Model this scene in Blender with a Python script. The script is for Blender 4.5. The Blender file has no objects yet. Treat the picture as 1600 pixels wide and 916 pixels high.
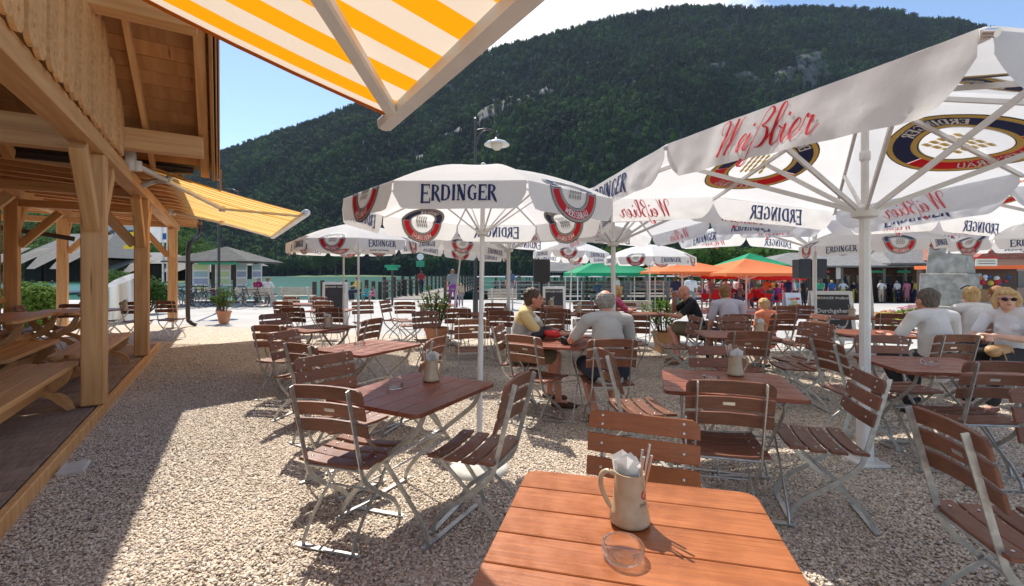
import bpy, bmesh, math, random
import numpy as np
from mathutils import Vector, Matrix, noise as mnoise
random.seed(7); rs = np.random.RandomState(7)
S = bpy.context.scene; C = S.collection; PI = math.pi; R = math.radians
# ---------------------------------------------------------------- camera, sky, sun, exposure
F = 711.0; EYE = 1.47; HZ = 428.0
cam = bpy.data.objects.new('camera', bpy.data.cameras.new('camera')); C.objects.link(cam); S.camera = cam
cam.location = (0, 0, EYE); cam.rotation_euler = (PI/2, 0, 0)
cam.data.sensor_width = 36; cam.data.lens = 36*F/1600; cam.data.shift_y = -30/1600
cam.data.clip_start = .05; cam.data.clip_end = 8000
S.view_settings.view_transform = 'Standard'; S.view_settings.look = 'None'
S.view_settings.exposure = 0.72; S.view_settings.gamma = 1
SUN_TO = Vector((-.40, .91, 1.38)).normalized()
sl = bpy.data.lights.new('sun', 'SUN'); sl.energy = 4.2; sl.angle = R(.53); sl.color = (1, .93, .82)
so = bpy.data.objects.new('sun', sl); C.objects.link(so); so.rotation_euler = SUN_TO.to_track_quat('Z', 'Y').to_euler(); so.location = (0, 0, 30)
W = bpy.data.worlds.new('World'); S.world = W; W.use_nodes = True
def nd(nt, t, **k):
    n = nt.nodes.new(t)
    for a, b in k.items(): setattr(n, a, b)
    return n
def world():
    nt = W.node_tree; nt.nodes.clear(); L = nt.links.new
    out = nd(nt, 'ShaderNodeOutputWorld'); bg = nd(nt, 'ShaderNodeBackground'); bg.inputs[1].default_value = .125
    sky = nd(nt, 'ShaderNodeTexSky', sky_type='NISHITA', sun_disc=False)
    sky.sun_elevation = math.asin(SUN_TO.z); sky.sun_rotation = math.atan2(SUN_TO.x, SUN_TO.y); sky.altitude = 600; sky.dust_density = .25; sky.ozone_density = 1.6; sky.air_density = 1.0
    tc = nd(nt, 'ShaderNodeTexCoord'); mp = nd(nt, 'ShaderNodeMapping'); mp.inputs['Scale'].default_value = (1, 1, 2.2)
    mp.inputs['Location'].default_value = (.35, .1, .0)
    n1 = nd(nt, 'ShaderNodeTexNoise'); n1.inputs['Scale'].default_value = 3.0; n1.inputs['Detail'].default_value = 9; n1.inputs['Roughness'].default_value = .56
    L(tc.outputs['Generated'], mp.inputs[0]); L(mp.outputs[0], n1.inputs['Vector'])
    # a bank of cumulus stands over the ridge: more cloud round that bearing
    d = nd(nt, 'ShaderNodeVectorMath', operation='DISTANCE'); d.inputs[1].default_value = Vector((.09, .80, .45)).normalized()
    L(tc.outputs['Generated'], d.inputs[0])
    mr = nd(nt, 'ShaderNodeMapRange'); mr.inputs[1].default_value = .10; mr.inputs[2].default_value = .38; mr.inputs[3].default_value = .30; mr.inputs[4].default_value = 0
    L(d.outputs['Value'], mr.inputs[0])
    ad = nd(nt, 'ShaderNodeMath', operation='ADD'); L(n1.outputs['Fac'], ad.inputs[0]); L(mr.outputs[0], ad.inputs[1])
    cr = nd(nt, 'ShaderNodeValToRGB'); cr.color_ramp.elements[0].position = .60; cr.color_ramp.elements[1].position = .70
    L(ad.outputs[0], cr.inputs[0])
    n2 = nd(nt, 'ShaderNodeTexNoise'); n2.inputs['Scale'].default_value = 7; n2.inputs['Detail'].default_value = 6; L(mp.outputs[0], n2.inputs['Vector'])
    cc = nd(nt, 'ShaderNodeValToRGB'); cc.color_ramp.elements[0].position = .35; cc.color_ramp.elements[0].color = (5.6, 5.9, 6.4, 1)
    cc.color_ramp.elements[1].position = .6; cc.color_ramp.elements[1].color = (8.6, 8.6, 8.6, 1)
    L(n2.outputs['Fac'], cc.inputs[0])
    mx = nd(nt, 'ShaderNodeMixRGB'); L(cr.outputs[0], mx.inputs[0]); L(sky.outputs[0], mx.inputs[1]); L(cc.outputs[0], mx.inputs[2])
    L(mx.outputs[0], bg.inputs[0]); L(bg.outputs[0], out.inputs[0])
world()
# ---------------------------------------------------------------- helpers
MATS = {}
def mat(name, col, rough=.6, col2=None, scale=8, detail=5, stretch=None, bump=0, bscale=None, metal=0, trans=0, emit=0, spec=.5, rand=0, knots=0, wear=0, obj_coord=True, ramp=(.35, .65), sheen=0):
    if name in MATS: return MATS[name]
    m = bpy.data.materials.new(name); MATS[name] = m; m.use_nodes = True; nt = m.node_tree; L = nt.links.new
    b = nt.nodes['Principled BSDF']; b.inputs['Roughness'].default_value = rough; b.inputs['Metallic'].default_value = metal
    b.inputs['Base Color'].default_value = (*col, 1); b.inputs['Specular IOR Level'].default_value = spec
    src = None
    tc = nd(nt, 'ShaderNodeTexCoord'); mp = nd(nt, 'ShaderNodeMapping')
    L(tc.outputs['Object' if obj_coord else 'Generated'], mp.inputs[0])
    if stretch: mp.inputs['Scale'].default_value = stretch
    oi = nd(nt, 'ShaderNodeObjectInfo')
    if rand:   # every board its own piece of grain
        mm = nd(nt, 'ShaderNodeVectorMath', operation='MULTIPLY_ADD'); mm.inputs[1].default_value = (13, 7, 5)
        cb = nd(nt, 'ShaderNodeCombineXYZ'); [L(oi.outputs['Random'], cb.inputs[i]) for i in range(3)]
        L(cb.outputs[0], mm.inputs[0]); L(tc.outputs['Object'], mm.inputs[2]); L(mm.outputs[0], mp.inputs[0])
    if col2 or bump:
        n = nd(nt, 'ShaderNodeTexNoise'); n.inputs['Scale'].default_value = scale; n.inputs['Detail'].default_value = detail; L(mp.outputs[0], n.inputs['Vector'])
    if col2:
        r = nd(nt, 'ShaderNodeValToRGB'); r.color_ramp.elements[0].position, r.color_ramp.elements[1].position = ramp
        r.color_ramp.elements[0].color = (*col, 1); r.color_ramp.elements[1].color = (*col2, 1); L(n.outputs['Fac'], r.inputs[0]); src = r.outputs[0]
    if knots and src:        # knots with darker rings, plus long drying cracks
        v = nd(nt, 'ShaderNodeTexVoronoi'); v.inputs['Scale'].default_value = 2.6; L(mp.outputs[0], v.inputs['Vector']); k = nd(nt, 'ShaderNodeValToRGB'); k.color_ramp.elements[0].position = .045; k.color_ramp.elements[1].position = .11; k.color_ramp.elements[0].color = (.28, .20, .15, 1); k.color_ramp.elements[1].color = (1, 1, 1, 1); L(v.outputs['Distance'], k.inputs[0])
        x = nd(nt, 'ShaderNodeMixRGB', blend_type='MULTIPLY'); x.inputs[0].default_value = knots; L(src, x.inputs[1]); L(k.outputs[0], x.inputs[2]); src = x.outputs[0]
    if wear:         # rubbed, dried and stained patches
        w = nd(nt, 'ShaderNodeTexNoise'); w.inputs['Scale'].default_value = 5; w.inputs['Detail'].default_value = 8; w.inputs['Roughness'].default_value = .7; L(tc.outputs['Object'], w.inputs['Vector'])
        q = nd(nt, 'ShaderNodeMapRange'); q.inputs[1].default_value = .35; q.inputs[2].default_value = .68; q.inputs[3].default_value = rough-.12; q.inputs[4].default_value = rough+.25; L(w.outputs['Fac'], q.inputs[0]); L(q.outputs[0], b.inputs['Roughness'])
        k = nd(nt, 'ShaderNodeValToRGB'); k.color_ramp.elements[0].position = .36; k.color_ramp.elements[1].position = .60; k.color_ramp.elements[0].color = (.72, .68, .66, 1); k.color_ramp.elements[1].color = (1.08, 1.06, 1.04, 1); L(w.outputs['Fac'], k.inputs[0])
        x = nd(nt, 'ShaderNodeMixRGB', blend_type='MULTIPLY'); x.inputs[0].default_value = wear; L(src, x.inputs[1]); L(k.outputs[0], x.inputs[2]); src = x.outputs[0]
    if rand:
        h = nd(nt, 'ShaderNodeHueSaturation'); h.inputs['Color'].default_value = (*col, 1)
        if src: L(src, h.inputs['Color'])
        v = nd(nt, 'ShaderNodeMapRange'); v.inputs[3].default_value = 1-rand; v.inputs[4].default_value = 1+rand; L(oi.outputs['Random'], v.inputs[0]); L(v.outputs[0], h.inputs['Value']); src = h.outputs[0]
    if src: L(src, b.inputs['Base Color'])
    if bump:
        bp = nd(nt, 'ShaderNodeBump'); bp.inputs['Strength'].default_value = bump; bp.inputs['Distance'].default_value = .01
        if bscale:
            n = nd(nt, 'ShaderNodeTexNoise'); n.inputs['Scale'].default_value = bscale; n.inputs['Detail'].default_value = 4; L(mp.outputs[0], n.inputs['Vector'])
        L(n.outputs['Fac'], bp.inputs['Height']); L(bp.outputs[0], b.inputs['Normal'])
    if trans:
        t = nd(nt, 'ShaderNodeBsdfTranslucent'); t.inputs[0].default_value = (*col, 1)
        if src: L(src, t.inputs[0])
        ms = nd(nt, 'ShaderNodeMixShader'); ms.inputs[0].default_value = trans; L(b.outputs[0], ms.inputs[1]); L(t.outputs[0], ms.inputs[2]); L(ms.outputs[0], nt.nodes['Material Output'].inputs[0])
    if emit: b.inputs['Emission Color'].default_value = (*col, 1); b.inputs['Emission Strength'].default_value = emit
    return m
def link(name, me, m, parent=None, loc=None, rot=None):
    o = bpy.data.objects.new(name, me); C.objects.link(o)
    if m is not None and not me.materials:
        for k in (m if isinstance(m, (list, tuple)) else [m]): me.materials.append(k)
    if parent: o.parent = parent
    if loc is not None: o.location = loc
    if rot is not None: o.rotation_euler = rot
    return o
def mesh(bm, smooth=0, name='mesh'):
    me = bpy.data.meshes.new(name)
    bmesh.ops.recalc_face_normals(bm, faces=bm.faces)
    bm.to_mesh(me); bm.free()
    if smooth:
        for p in me.polygons: p.use_smooth = True
        if smooth < 179: me.set_sharp_from_angle(angle=R(smooth))
    return me
def B(): return bmesh.new()
def obj(name, bm, m, parent=None, smooth=0, loc=None, rot=None): return link(name, mesh(bm, smooth, name), m, parent, loc, rot)
def tag(o, label, cat, group=None):
    o['label'] = label; o['category'] = cat
    if group: o['group'] = group
    return o
def kind(o, k='structure', label=None):
    o['kind'] = k
    if label: o['label'] = label
    return o
def thing(name, label, cat, loc=(0, 0, 0), rz=0, group=None):
    o = bpy.data.objects.new(name, None); C.objects.link(o); o.location = loc; o.rotation_euler = (0, 0, rz); o.empty_display_size = .1
    return tag(o, label, cat, group)
def dup(root, loc, rz=0, label=None, group=None, scale=None, rot=None):
    def rec(o, p):
        c = o.copy(); C.objects.link(c)
        if p: c.parent = p
        for ch in KIDS.get(o.name, []): rec(ch, c)
        return c
    r = rec(root, None); r.location = loc; r.rotation_euler = rot if rot else (0, 0, rz)
    if label: r['label'] = label
    if group: r['group'] = group
    if scale: r.scale = scale if isinstance(scale, tuple) else (scale,)*3
    return r
KIDS = {}
def freeze(root):
    def rec(o):
        KIDS[o.name] = list(o.children)
        for c in o.children: rec(c)
    rec(root); return root
def box(bm, c, s, rot=None, M=None, bev=0):
    m = Matrix.Translation(c) @ (rot.to_matrix().to_4x4() if hasattr(rot, 'to_matrix') else (Matrix.Rotation(rot, 4, 'Z') if rot else Matrix.Identity(4))) @ Matrix.Diagonal((*s, 1))
    if M: m = M @ m
    g = bmesh.ops.create_cube(bm, size=1, matrix=m)
    if bev:
        es = {e for v in g['verts'] for e in v.link_edges}
        bmesh.ops.bevel(bm, geom=list(es), offset=bev, segments=1, affect='EDGES')
def beam(bm, p, q, w, h, up=(0, 0, 1), bev=0):
    p, q = Vector(p), Vector(q); z = (q-p); L_ = z.length; z.normalize(); u = Vector(up); x = z.cross(u)
    if x.length < 1e-4: x = z.cross(Vector((0, 1, 0)))
    x.normalize(); y = x.cross(z)
    M = Matrix((x, y, z)).transposed().to_4x4(); M.translation = (p+q)/2
    g = bmesh.ops.create_cube(bm, size=1, matrix=M @ Matrix.Diagonal((w, h, L_, 1)))
    if bev: bmesh.ops.bevel(bm, geom=list({e for v in g['verts'] for e in v.link_edges}), offset=bev, segments=1, affect='EDGES')
def tube(bm, pts, r, n=8, caps=True):
    pts = [Vector(p) for p in pts]; rr = r if isinstance(r, (list, tuple)) else [r]*len(pts); rings = []
    ref = Vector((0, 0, 1)) if abs((pts[-1]-pts[0]).normalized().z) < .9 else Vector((1, 0, 0))
    for i, p in enumerate(pts):
        d = (pts[min(i+1, len(pts)-1)]-pts[max(i-1, 0)]).normalized(); x = d.cross(ref).normalized(); y = x.cross(d)
        rings.append([bm.verts.new(p+(x*math.cos(a)+y*math.sin(a))*rr[i]) for a in [2*PI*k/n for k in range(n)]])
    for a, b in zip(rings, rings[1:]):
        for k in range(n): bm.faces.new((a[k], a[(k+1) % n], b[(k+1) % n], b[k]))
    if caps: bm.faces.new(rings[0][::-1]); bm.faces.new(rings[-1])
def flatbar(bm, pts, w, t, side=(1, 0, 0)):      # bar of width w along 'side' x thickness t, following pts
    s = Vector(side).normalized(); pts = [Vector(p) for p in pts]; rings = []
    for i, p in enumerate(pts):
        d = (pts[min(i+1, len(pts)-1)]-pts[max(i-1, 0)]).normalized(); n = d.cross(s).normalized()
        rings.append([bm.verts.new(p+s*a*w/2+n*b*t/2) for a, b in ((-1, -1), (1, -1), (1, 1), (-1, 1))])
    for a, b in zip(rings, rings[1:]):
        for k in range(4): bm.faces.new((a[k], a[(k+1) % 4], b[(k+1) % 4], b[k]))
    bm.faces.new(rings[0][::-1]); bm.faces.new(rings[-1])
def lathe(bm, prof, n=20, c=(0, 0, 0), sx=1, sy=1):
    c = Vector(c); rings = []
    for r, z in prof:
        rings.append([bm.verts.new(c+Vector((r*math.cos(2*PI*k/n)*sx, r*math.sin(2*PI*k/n)*sy, z))) for k in range(n)] if r > 1e-5 else [bm.verts.new(c+Vector((0, 0, z)))])
    for a, b in zip(rings, rings[1:]):
        for k in range(n):
            if len(a) == 1 and len(b) == 1: continue
            if len(a) == 1: bm.faces.new((a[0], b[(k+1) % n], b[k]))
            elif len(b) == 1: bm.faces.new((a[k], a[(k+1) % n], b[0]))
            else: bm.faces.new((a[k], a[(k+1) % n], b[(k+1) % n], b[k]))
def prism(bm, poly, t, M=None, holes=()):          # poly in local XY extruded +-t/2 in Z
    M = M or Matrix.Identity(4); fr = []
    for z in (-t/2, t/2):
        loops = [[bm.verts.new(M @ Vector((x, y, z))) for x, y in lp] for lp in (poly, *holes)]
        es = []
        for lp in loops:
            for a, b in zip(lp, lp[1:]+lp[:1]): es.append(bm.edges.new((a, b)))
        if holes: bmesh.ops.triangle_fill(bm, edges=es, use_beauty=True)
        else: bm.faces.new(loops[0])
        fr.append(loops)
    for la, lb in zip(*fr):
        for k in range(len(la)): bm.faces.new((la[k], la[(k+1) % len(la)], lb[(k+1) % len(lb)], lb[k]))
def facedown(bm): pass
def spline(pts, n=6):
    P = [Vector(p) for p in pts]; out = []
    for i in range(len(P)-1):
        a, b, c, d = P[max(i-1, 0)], P[i], P[i+1], P[min(i+2, len(P)-1)]
        for k in range(n):
            t = k/n; out.append(.5*((2*b)+(c-a)*t+(2*a-5*b+4*c-d)*t*t+(3*b-a-3*c+d)*t**3))
    out.append(P[-1]); return out
def at(x, Y, y=None, z=None):                       # a place seen at x,y of the photograph at distance Y
    if z is None: z = EYE-(y-HZ)*Y/F
    return Vector(((x-800)*Y/F, Y, z))
def sstep(a, b, x):
    t = min(1, max(0, (x-a)/(b-a))); return t*t*(3-2*t)
def gz(X, Y): return -.028*max(0, Y-9)*sstep(0, 9, X)
def gp(x, Y): X = (x-800)*Y/F; return Vector((X, Y, gz(X, Y)))
# ---------------------------------------------------------------- materials
m_table = mat('varnished_wood', (.19, .050, .025), .34, (.25, .076, .038), 14, 6, (.6, 9, 9), .08, rand=.12, wear=.8)
m_table_sun = mat('fresh_sunlit_varnished_wood', (.30, .088, .021), .34, (.40, .128, .034), 11, 8, (.5, 11, 11), .12, rand=.09, wear=.8)  # fresher varnish, with the sun on the tabletop also put into the colour
m_slat = mat('chair_wood', (.165, .062, .034), .42, (.235, .095, .053), 14, 6, (.6, 9, 9), .08, rand=.2, wear=.8)
m_slat_sun = mat('sunlit_chair_wood', (.30, .092, .022), .4, (.38, .118, .03), 14, 6, (.6, 9, 9), .08, rand=.06)  # chair wood brightened and warmed in its colour to stand for sunlight
m_steel = mat('galvanised_steel', (.42, .42, .40), .42, (.56, .56, .54), 30, 4, bump=.06, metal=.75)
m_bolt = mat('bolt_steel', (.7, .7, .68), .3, metal=.9)
m_pine = mat('pine_wood', (.55, .275, .10), .6, (.68, .385, .165), 5, 7, (4, 4, .25), .12, rand=.12, knots=.8)
m_pinex = mat('pine_beam', (.55, .275, .10), .6, (.68, .385, .165), 5, 7, (.25, 4, 4), .12, rand=.10, knots=.8)
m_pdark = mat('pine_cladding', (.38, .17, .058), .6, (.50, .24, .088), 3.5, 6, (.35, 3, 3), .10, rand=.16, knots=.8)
m_deck = mat('weathered_deck_wood', (.235, .165, .125), .75, (.35, .255, .195), 5, 7, (.5, 9, 9), .15, rand=.14)
m_rust = mat('bench_wood', (.48, .235, .085), .5, (.60, .32, .13), 4, 6, (.4, 5, 5), .08, rand=.1)
m_white = mat('white_paint', (.78, .77, .75), .4, (.70, .69, .67), 6, 4)
m_cloth = mat('white_canvas', (.86, .85, .84), .8, (.80, .79, .78), 2.5, 5, trans=.45, bump=.6, bscale=7)
m_blue = mat('navy_print', (.025, .045, .15), .6, trans=.3); m_red = mat('red_print', (.74, .018, .035), .6, trans=.4)
m_gold = mat('gold_print', (.74, .56, .20), .6, trans=.4); m_wprint = mat('white_print', (.85, .84, .82), .7); m_grey = mat('grey_print', (.35, .34, .30), .6)
m_bluei = mat('navy_print_showing_through', (.08, .12, .30), .7, trans=.3); m_redi = mat('red_print_showing_through', (.75, .14, .17), .7, trans=.3)
m_black = mat('black_coating', (.018, .018, .018), .5); m_board = mat('chalkboard', (.03, .03, .032), .6, (.045, .045, .048), 5, 6)
m_conc = mat('cast_concrete', (.50, .48, .44), .85, (.62, .60, .56), 9, 8, bump=.3)
m_terra = mat('terracotta', (.52, .235, .12), .8, (.62, .31, .18), 6, 6, bump=.1)
m_stone = mat('stoneware', (.45, .355, .235), .22, (.53, .43, .30), 30, 6, bump=.08)
m_paper = mat('paper_napkin', (.88, .88, .87), .8, trans=.3)
m_iron = mat('dark_iron', (.05, .045, .04), .45, (.08, .065, .055), 12, 4)
m_pipe = mat('brown_sheet_metal', (.06, .045, .038), .4, metal=.3)
def glassmat():
    m = bpy.data.materials.new('clear_glass'); m.use_nodes = True; nt = m.node_tree
    b = nt.nodes['Principled BSDF']; b.inputs['Base Color'].default_value = (.97, .98, .98, 1); b.inputs['Roughness'].default_value = .02
    b.inputs['Transmission Weight'].default_value = 1; b.inputs['IOR'].default_value = 1.45
    t = nd(nt, 'ShaderNodeBsdfTransparent'); t.inputs[0].default_value = (.96, .97, .97, 1); x = nd(nt, 'ShaderNodeMixShader'); x.inputs[0].default_value = .25; nt.links.new(b.outputs[0], x.inputs[1]); nt.links.new(t.outputs[0], x.inputs[2]); nt.links.new(x.outputs[0], nt.nodes['Material Output'].inputs[0]); return m
m_glass = glassmat()
# ---------------------------------------------------------------- ground, gravel, lake
D_ = Vector((-.538, .843, 0)); N_ = Vector((.843, .538, 0))        # along and across the timber hall
def fp(t, n, z=0): return D_*t+N_*n+Vector((0, 0, z))
def grav_edge(X): return 13.4-.304*(X+10.55)
def gravelmat(name, scale, bumpd):
    m = bpy.data.materials.new(name); m.use_nodes = True; nt = m.node_tree; L = nt.links.new; b = nt.nodes['Principled BSDF']
    tc = nd(nt, 'ShaderNodeTexCoord'); v = nd(nt, 'ShaderNodeTexVoronoi'); v.inputs['Scale'].default_value = scale; L(tc.outputs['Object'], v.inputs['Vector'])
    sp = nd(nt, 'ShaderNodeSeparateColor'); L(v.outputs['Color'], sp.inputs[0])
    r = nd(nt, 'ShaderNodeValToRGB'); e = r.color_ramp.elements; e[0].color = (.24, .20, .17, 1); e[0].position = 0; e[1].color = (.74, .64, .52, 1); e[1].position = 1
    k = e.new(.35); k.color = (.50, .41, .32, 1); k = e.new(.7); k.color = (.60, .51, .41, 1)
    L(sp.outputs[0], r.inputs[0]); L(r.outputs[0], b.inputs['Base Color'])
    mr = nd(nt, 'ShaderNodeMath', operation='MULTIPLY'); mr.inputs[1].default_value = -1; L(v.outputs['Distance'], mr.inputs[0])
    bp = nd(nt, 'ShaderNodeBump'); bp.inputs['Strength'].default_value = .9; bp.inputs['Distance'].default_value = bumpd; L(mr.outputs[0], bp.inputs['Height']); L(bp.outputs[0], b.inputs['Normal'])
    b.inputs['Roughness'].default_value = .85; return m
def plazamat():
    m = mat('pale_paving', (.37, .355, .335), .85, (.47, .455, .43), .6, 9, bump=.12, bscale=25); nt = m.node_tree; L = nt.links.new
    return m
def ground():
    bm = B(); ys = [y*1.0 for y in range(-8, 27)]; xs = [x*2.0 for x in range(-35, 51)]
    g = {(i, j): bm.verts.new((x, y, gz(x, y)-.02)) for i, x in enumerate(xs) for j, y in enumerate(ys)}
    for i in range(len(xs)-1):
        for j in range(len(ys)-1): bm.faces.new((g[i, j], g[i+1, j], g[i+1, j+1], g[i, j+1]))
    far = [26.004, 32, 40, 52, 70, 120, 240, 460]; rows = []
    for y in far:
        x0 = max(8.2, .36*y); rows.append([bm.verts.new((x, y, gz(x, min(y, 42))-.02)) for x in [x0+(max(110, y*2.5)-x0)*k/14 for k in range(15)]])
    for a, b in zip(rows, rows[1:]):
        for k in range(14): bm.faces.new((a[k], a[k+1], b[k+1], b[k]))
    kind(obj('plaza', bm, plazamat()), label='pale paved lakeside plaza')
    # gravel terrace, one sheet a little above the paving
    bm = B(); xs = np.linspace(-13, 16, 80); ys = np.linspace(-4, 1, 70)
    rows = []
    for x in xs:
        e = grav_edge(x)+.05*math.sin(x*3.1)+.06*math.sin(x*7.3)
        rows.append([bm.verts.new((x, -3+(e+3)*k/60, gz(x, -3+(e+3)*k/60)+.004+(.012*mnoise.noise(Vector((x*.9, -3+(e+3)*k/60*.9, 0))) if k < 59 else -.012))) for k in range(61)])
    for a, b in zip(rows, rows[1:]):
        for k in range(60): bm.faces.new((a[k], b[k], b[k+1], a[k+1]))
    kind(obj('gravel_bed', bm, gravelmat('gravel_bed', 52, .012)), label='beige gravel terrace')
ground()
def stones():
    protos = []; col = bpy.data.collections.new('stone_shapes')
    m = bpy.data.materials.new('gravel_stone'); m.use_nodes = True; nt = m.node_tree; L = nt.links.new; b = nt.nodes['Principled BSDF']; b.inputs['Roughness'].default_value = .7
    oi = nd(nt, 'ShaderNodeObjectInfo'); r = nd(nt, 'ShaderNodeValToRGB'); e = r.color_ramp.elements
    e[0].color = (.21, .17, .14, 1); e[1].color = (.82, .74, .63, 1); e[1].position = 1
    for p, c in ((.10, (.36, .30, .25)), (.3, (.60, .49, .37)), (.5, (.68, .57, .44)), (.66, (.53, .47, .41)), (.82, (.74, .65, .53))): k = e.new(p); k.color = (*c, 1)
    L(oi.outputs['Random'], r.inputs[0]); L(r.outputs[0], b.inputs['Base Color'])
    for i in range(6):
        bm = B(); bmesh.ops.create_icosphere(bm, subdivisions=1, radius=1)
        for v in bm.verts: v.co *= 1+rs.uniform(-.22, .22); v.co = Vector((v.co.x*1.25, v.co.y*rs.uniform(.8, 1), v.co.z*.55))
        me = mesh(bm, 60); me.materials.append(m); o = bpy.data.objects.new('stone_shape', me); col.objects.link(o)
    P = []
    for (a, b_, dens) in ((1.9, 5.2, 7600), (5.2, 9.5, 3600)):
        n = int(dens*1.17*(b_*b_-a*a)); Y = np.sqrt(rs.uniform(a*a, b_*b_, n)); X = rs.uniform(-1.17, 1.17, n)*Y
        nn = X*N_.x+Y*N_.y; k = (nn > -1.0) & (Y < 13.4-.304*(X+10.55)-.05)
        P.append(np.stack([X[k], Y[k], np.zeros(k.sum())], 1))
    P = np.concatenate(P); n = len(P)
    P[:, 2] = .006+rs.uniform(0, .0065, n)
    scatter('gravel', P, rs.uniform(.0048, .0098, n), rs.uniform(-.5, .5, (n, 3))*np.array([1, 1, 6.28*2]), col, 'loose beige and grey gravel of the terrace')
def scatter(name, P, sc, rot, col, label):
    me = bpy.data.meshes.new(name); me.vertices.add(len(P)); me.vertices.foreach_set('co', P.astype(np.float32).ravel())
    a = me.attributes.new('sc', 'FLOAT', 'POINT'); a.data.foreach_set('value', sc.astype(np.float32))
    a = me.attributes.new('rt', 'FLOAT_VECTOR', 'POINT'); a.data.foreach_set('vector', rot.astype(np.float32).ravel())
    o = bpy.data.objects.new(name, me); C.objects.link(o)
    ng = bpy.data.node_groups.new(name+'_scatter', 'GeometryNodeTree'); ng.interface.new_socket('Geometry', in_out='INPUT', socket_type='NodeSocketGeometry'); ng.interface.new_socket('Geometry', in_out='OUTPUT', socket_type='NodeSocketGeometry')
    L = ng.links.new; i = ng.nodes.new('NodeGroupInput'); u = ng.nodes.new('NodeGroupOutput'); ip = ng.nodes.new('GeometryNodeInstanceOnPoints')
    ci = ng.nodes.new('GeometryNodeCollectionInfo'); ci.inputs['Collection'].default_value = col; ci.inputs['Separate Children'].default_value = True; ci.inputs['Reset Children'].default_value = True
    ip.inputs['Pick Instance'].default_value = True
    A = ng.nodes.new('GeometryNodeInputNamedAttribute'); A.data_type = 'FLOAT'; A.inputs['Name'].default_value = 'sc'
    Q = ng.nodes.new('GeometryNodeInputNamedAttribute'); Q.data_type = 'FLOAT_VECTOR'; Q.inputs['Name'].default_value = 'rt'
    rv = ng.nodes.new('FunctionNodeRandomValue'); rv.data_type = 'INT'; rv.inputs[4].default_value = 0; rv.inputs[5].default_value = max(0, len(col.objects)-1)
    er = ng.nodes.new('FunctionNodeEulerToRotation'); L(Q.outputs['Attribute'], er.inputs[0])
    L(i.outputs[0], ip.inputs['Points']); L(ci.outputs[0], ip.inputs['Instance']); L(rv.outputs[2], ip.inputs['Instance Index']); L(er.outputs[0], ip.inputs['Rotation']); L(A.outputs['Attribute'], ip.inputs['Scale']); L(ip.outputs[0], u.inputs[0])
    md = o.modifiers.new('scatter', 'NODES'); md.node_group = ng
    kind(o, 'stuff', label); return o
stones()
def lake():
    m = bpy.data.materials.new('lake_water'); m.use_nodes = True; nt = m.node_tree; L = nt.links.new; b = nt.nodes['Principled BSDF']
    tc = nd(nt, 'ShaderNodeTexCoord'); mp = nd(nt, 'ShaderNodeMapping'); mp.inputs['Scale'].default_value = (.03, .10, 1); L(tc.outputs['Object'], mp.inputs[0])
    n = nd(nt, 'ShaderNodeTexNoise'); n.inputs['Scale'].default_value = 1.2; n.inputs['Detail'].default_value = 8; L(mp.outputs[0], n.inputs['Vector'])
    r = nd(nt, 'ShaderNodeValToRGB'); r.color_ramp.elements[0].position = .38; r.color_ramp.elements[1].position = .62; r.color_ramp.elements[0].color = (.006, .070, .052, 1); r.color_ramp.elements[1].color = (.012, .125, .090, 1)
    L(n.outputs['Fac'], r.inputs[0]); L(r.outputs[0], b.inputs['Base Color']); b.inputs['Roughness'].default_value = .28; b.inputs['IOR'].default_value = 1.33; b.inputs['Specular IOR Level'].default_value = .3
    w = nd(nt, 'ShaderNodeTexNoise'); w.inputs['Scale'].default_value = 1.6; w.inputs['Detail'].default_value = 4; L(tc.outputs['Object'], w.inputs['Vector'])
    bp = nd(nt, 'ShaderNodeBump'); bp.inputs['Strength'].default_value = .5; bp.inputs['Distance'].default_value = .25; L(w.outputs['Fac'], bp.inputs['Height']); L(bp.outputs[0], b.inputs['Normal'])
    bm = B(); box(bm, (0, 700, -1.45), (4000, 1500, 1)); kind(obj('lake', bm, m), label='emerald green mountain lake')
    bm = B(); box(bm, (-26, 26.15, -.62), (68, .3, 1.1)); box(bm, (14.6, 41, -.75), (.3, 30, .9), R(20)*-1)
    kind(obj('quay_wall', bm, m_conc), label='concrete quay wall at the water edge')
lake()
# ---------------------------------------------------------------- foliage
def leafmat(name, c1, c2, rand=.25, trans=.35, big=False):
    m = mat(name, c1, .8, c2, .9, 4, rand=rand, trans=trans, ramp=(.3, .7), spec=.12)
    if big:       # whole stands differ in colour across the slope
        nt = m.node_tree; L = nt.links.new; h = [n for n in nt.nodes if n.type == 'HUE_SAT'][0]; oi = [n for n in nt.nodes if n.type == 'OBJECT_INFO'][0]
        n = nd(nt, 'ShaderNodeTexNoise'); n.inputs['Scale'].default_value = .011; n.inputs['Detail'].default_value = 5; L(oi.outputs['Location'], n.inputs['Vector'])
        r = nd(nt, 'ShaderNodeValToRGB'); r.color_ramp.elements[0].position = .40; r.color_ramp.elements[1].position = .62; r.color_ramp.elements[0].color = (.36, .47, .62, 1); r.color_ramp.elements[1].color = (1.75, 1.65, 1.1, 1); L(n.outputs['Fac'], r.inputs[0])
        mx = nd(nt, 'ShaderNodeMixRGB', blend_type='MULTIPLY'); mx.inputs[0].default_value = 1; L(h.outputs[0], mx.inputs[1]); L(r.outputs[0], mx.inputs[2])
        for l in list(h.outputs[0].links):
            if l.to_node != mx: L(mx.outputs[0], l.to_socket)
    return m
m_leaf = leafmat('broad_leaf', (.035, .085, .018), (.085, .16, .035)); m_conif = leafmat('conifer_leaf', (.009, .026, .016), (.018, .043, .022), .3, .1, True)
m_leafl = leafmat('fresh_leaf', (.10, .20, .03), (.19, .31, .06)); m_bark = mat('bark', (.09, .065, .045), .9, (.14, .10, .07), 6, 5, bump=.4)
m_forest = leafmat('forest_leaf', (.015, .046, .014), (.036, .088, .020), .45, .15, True)
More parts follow.
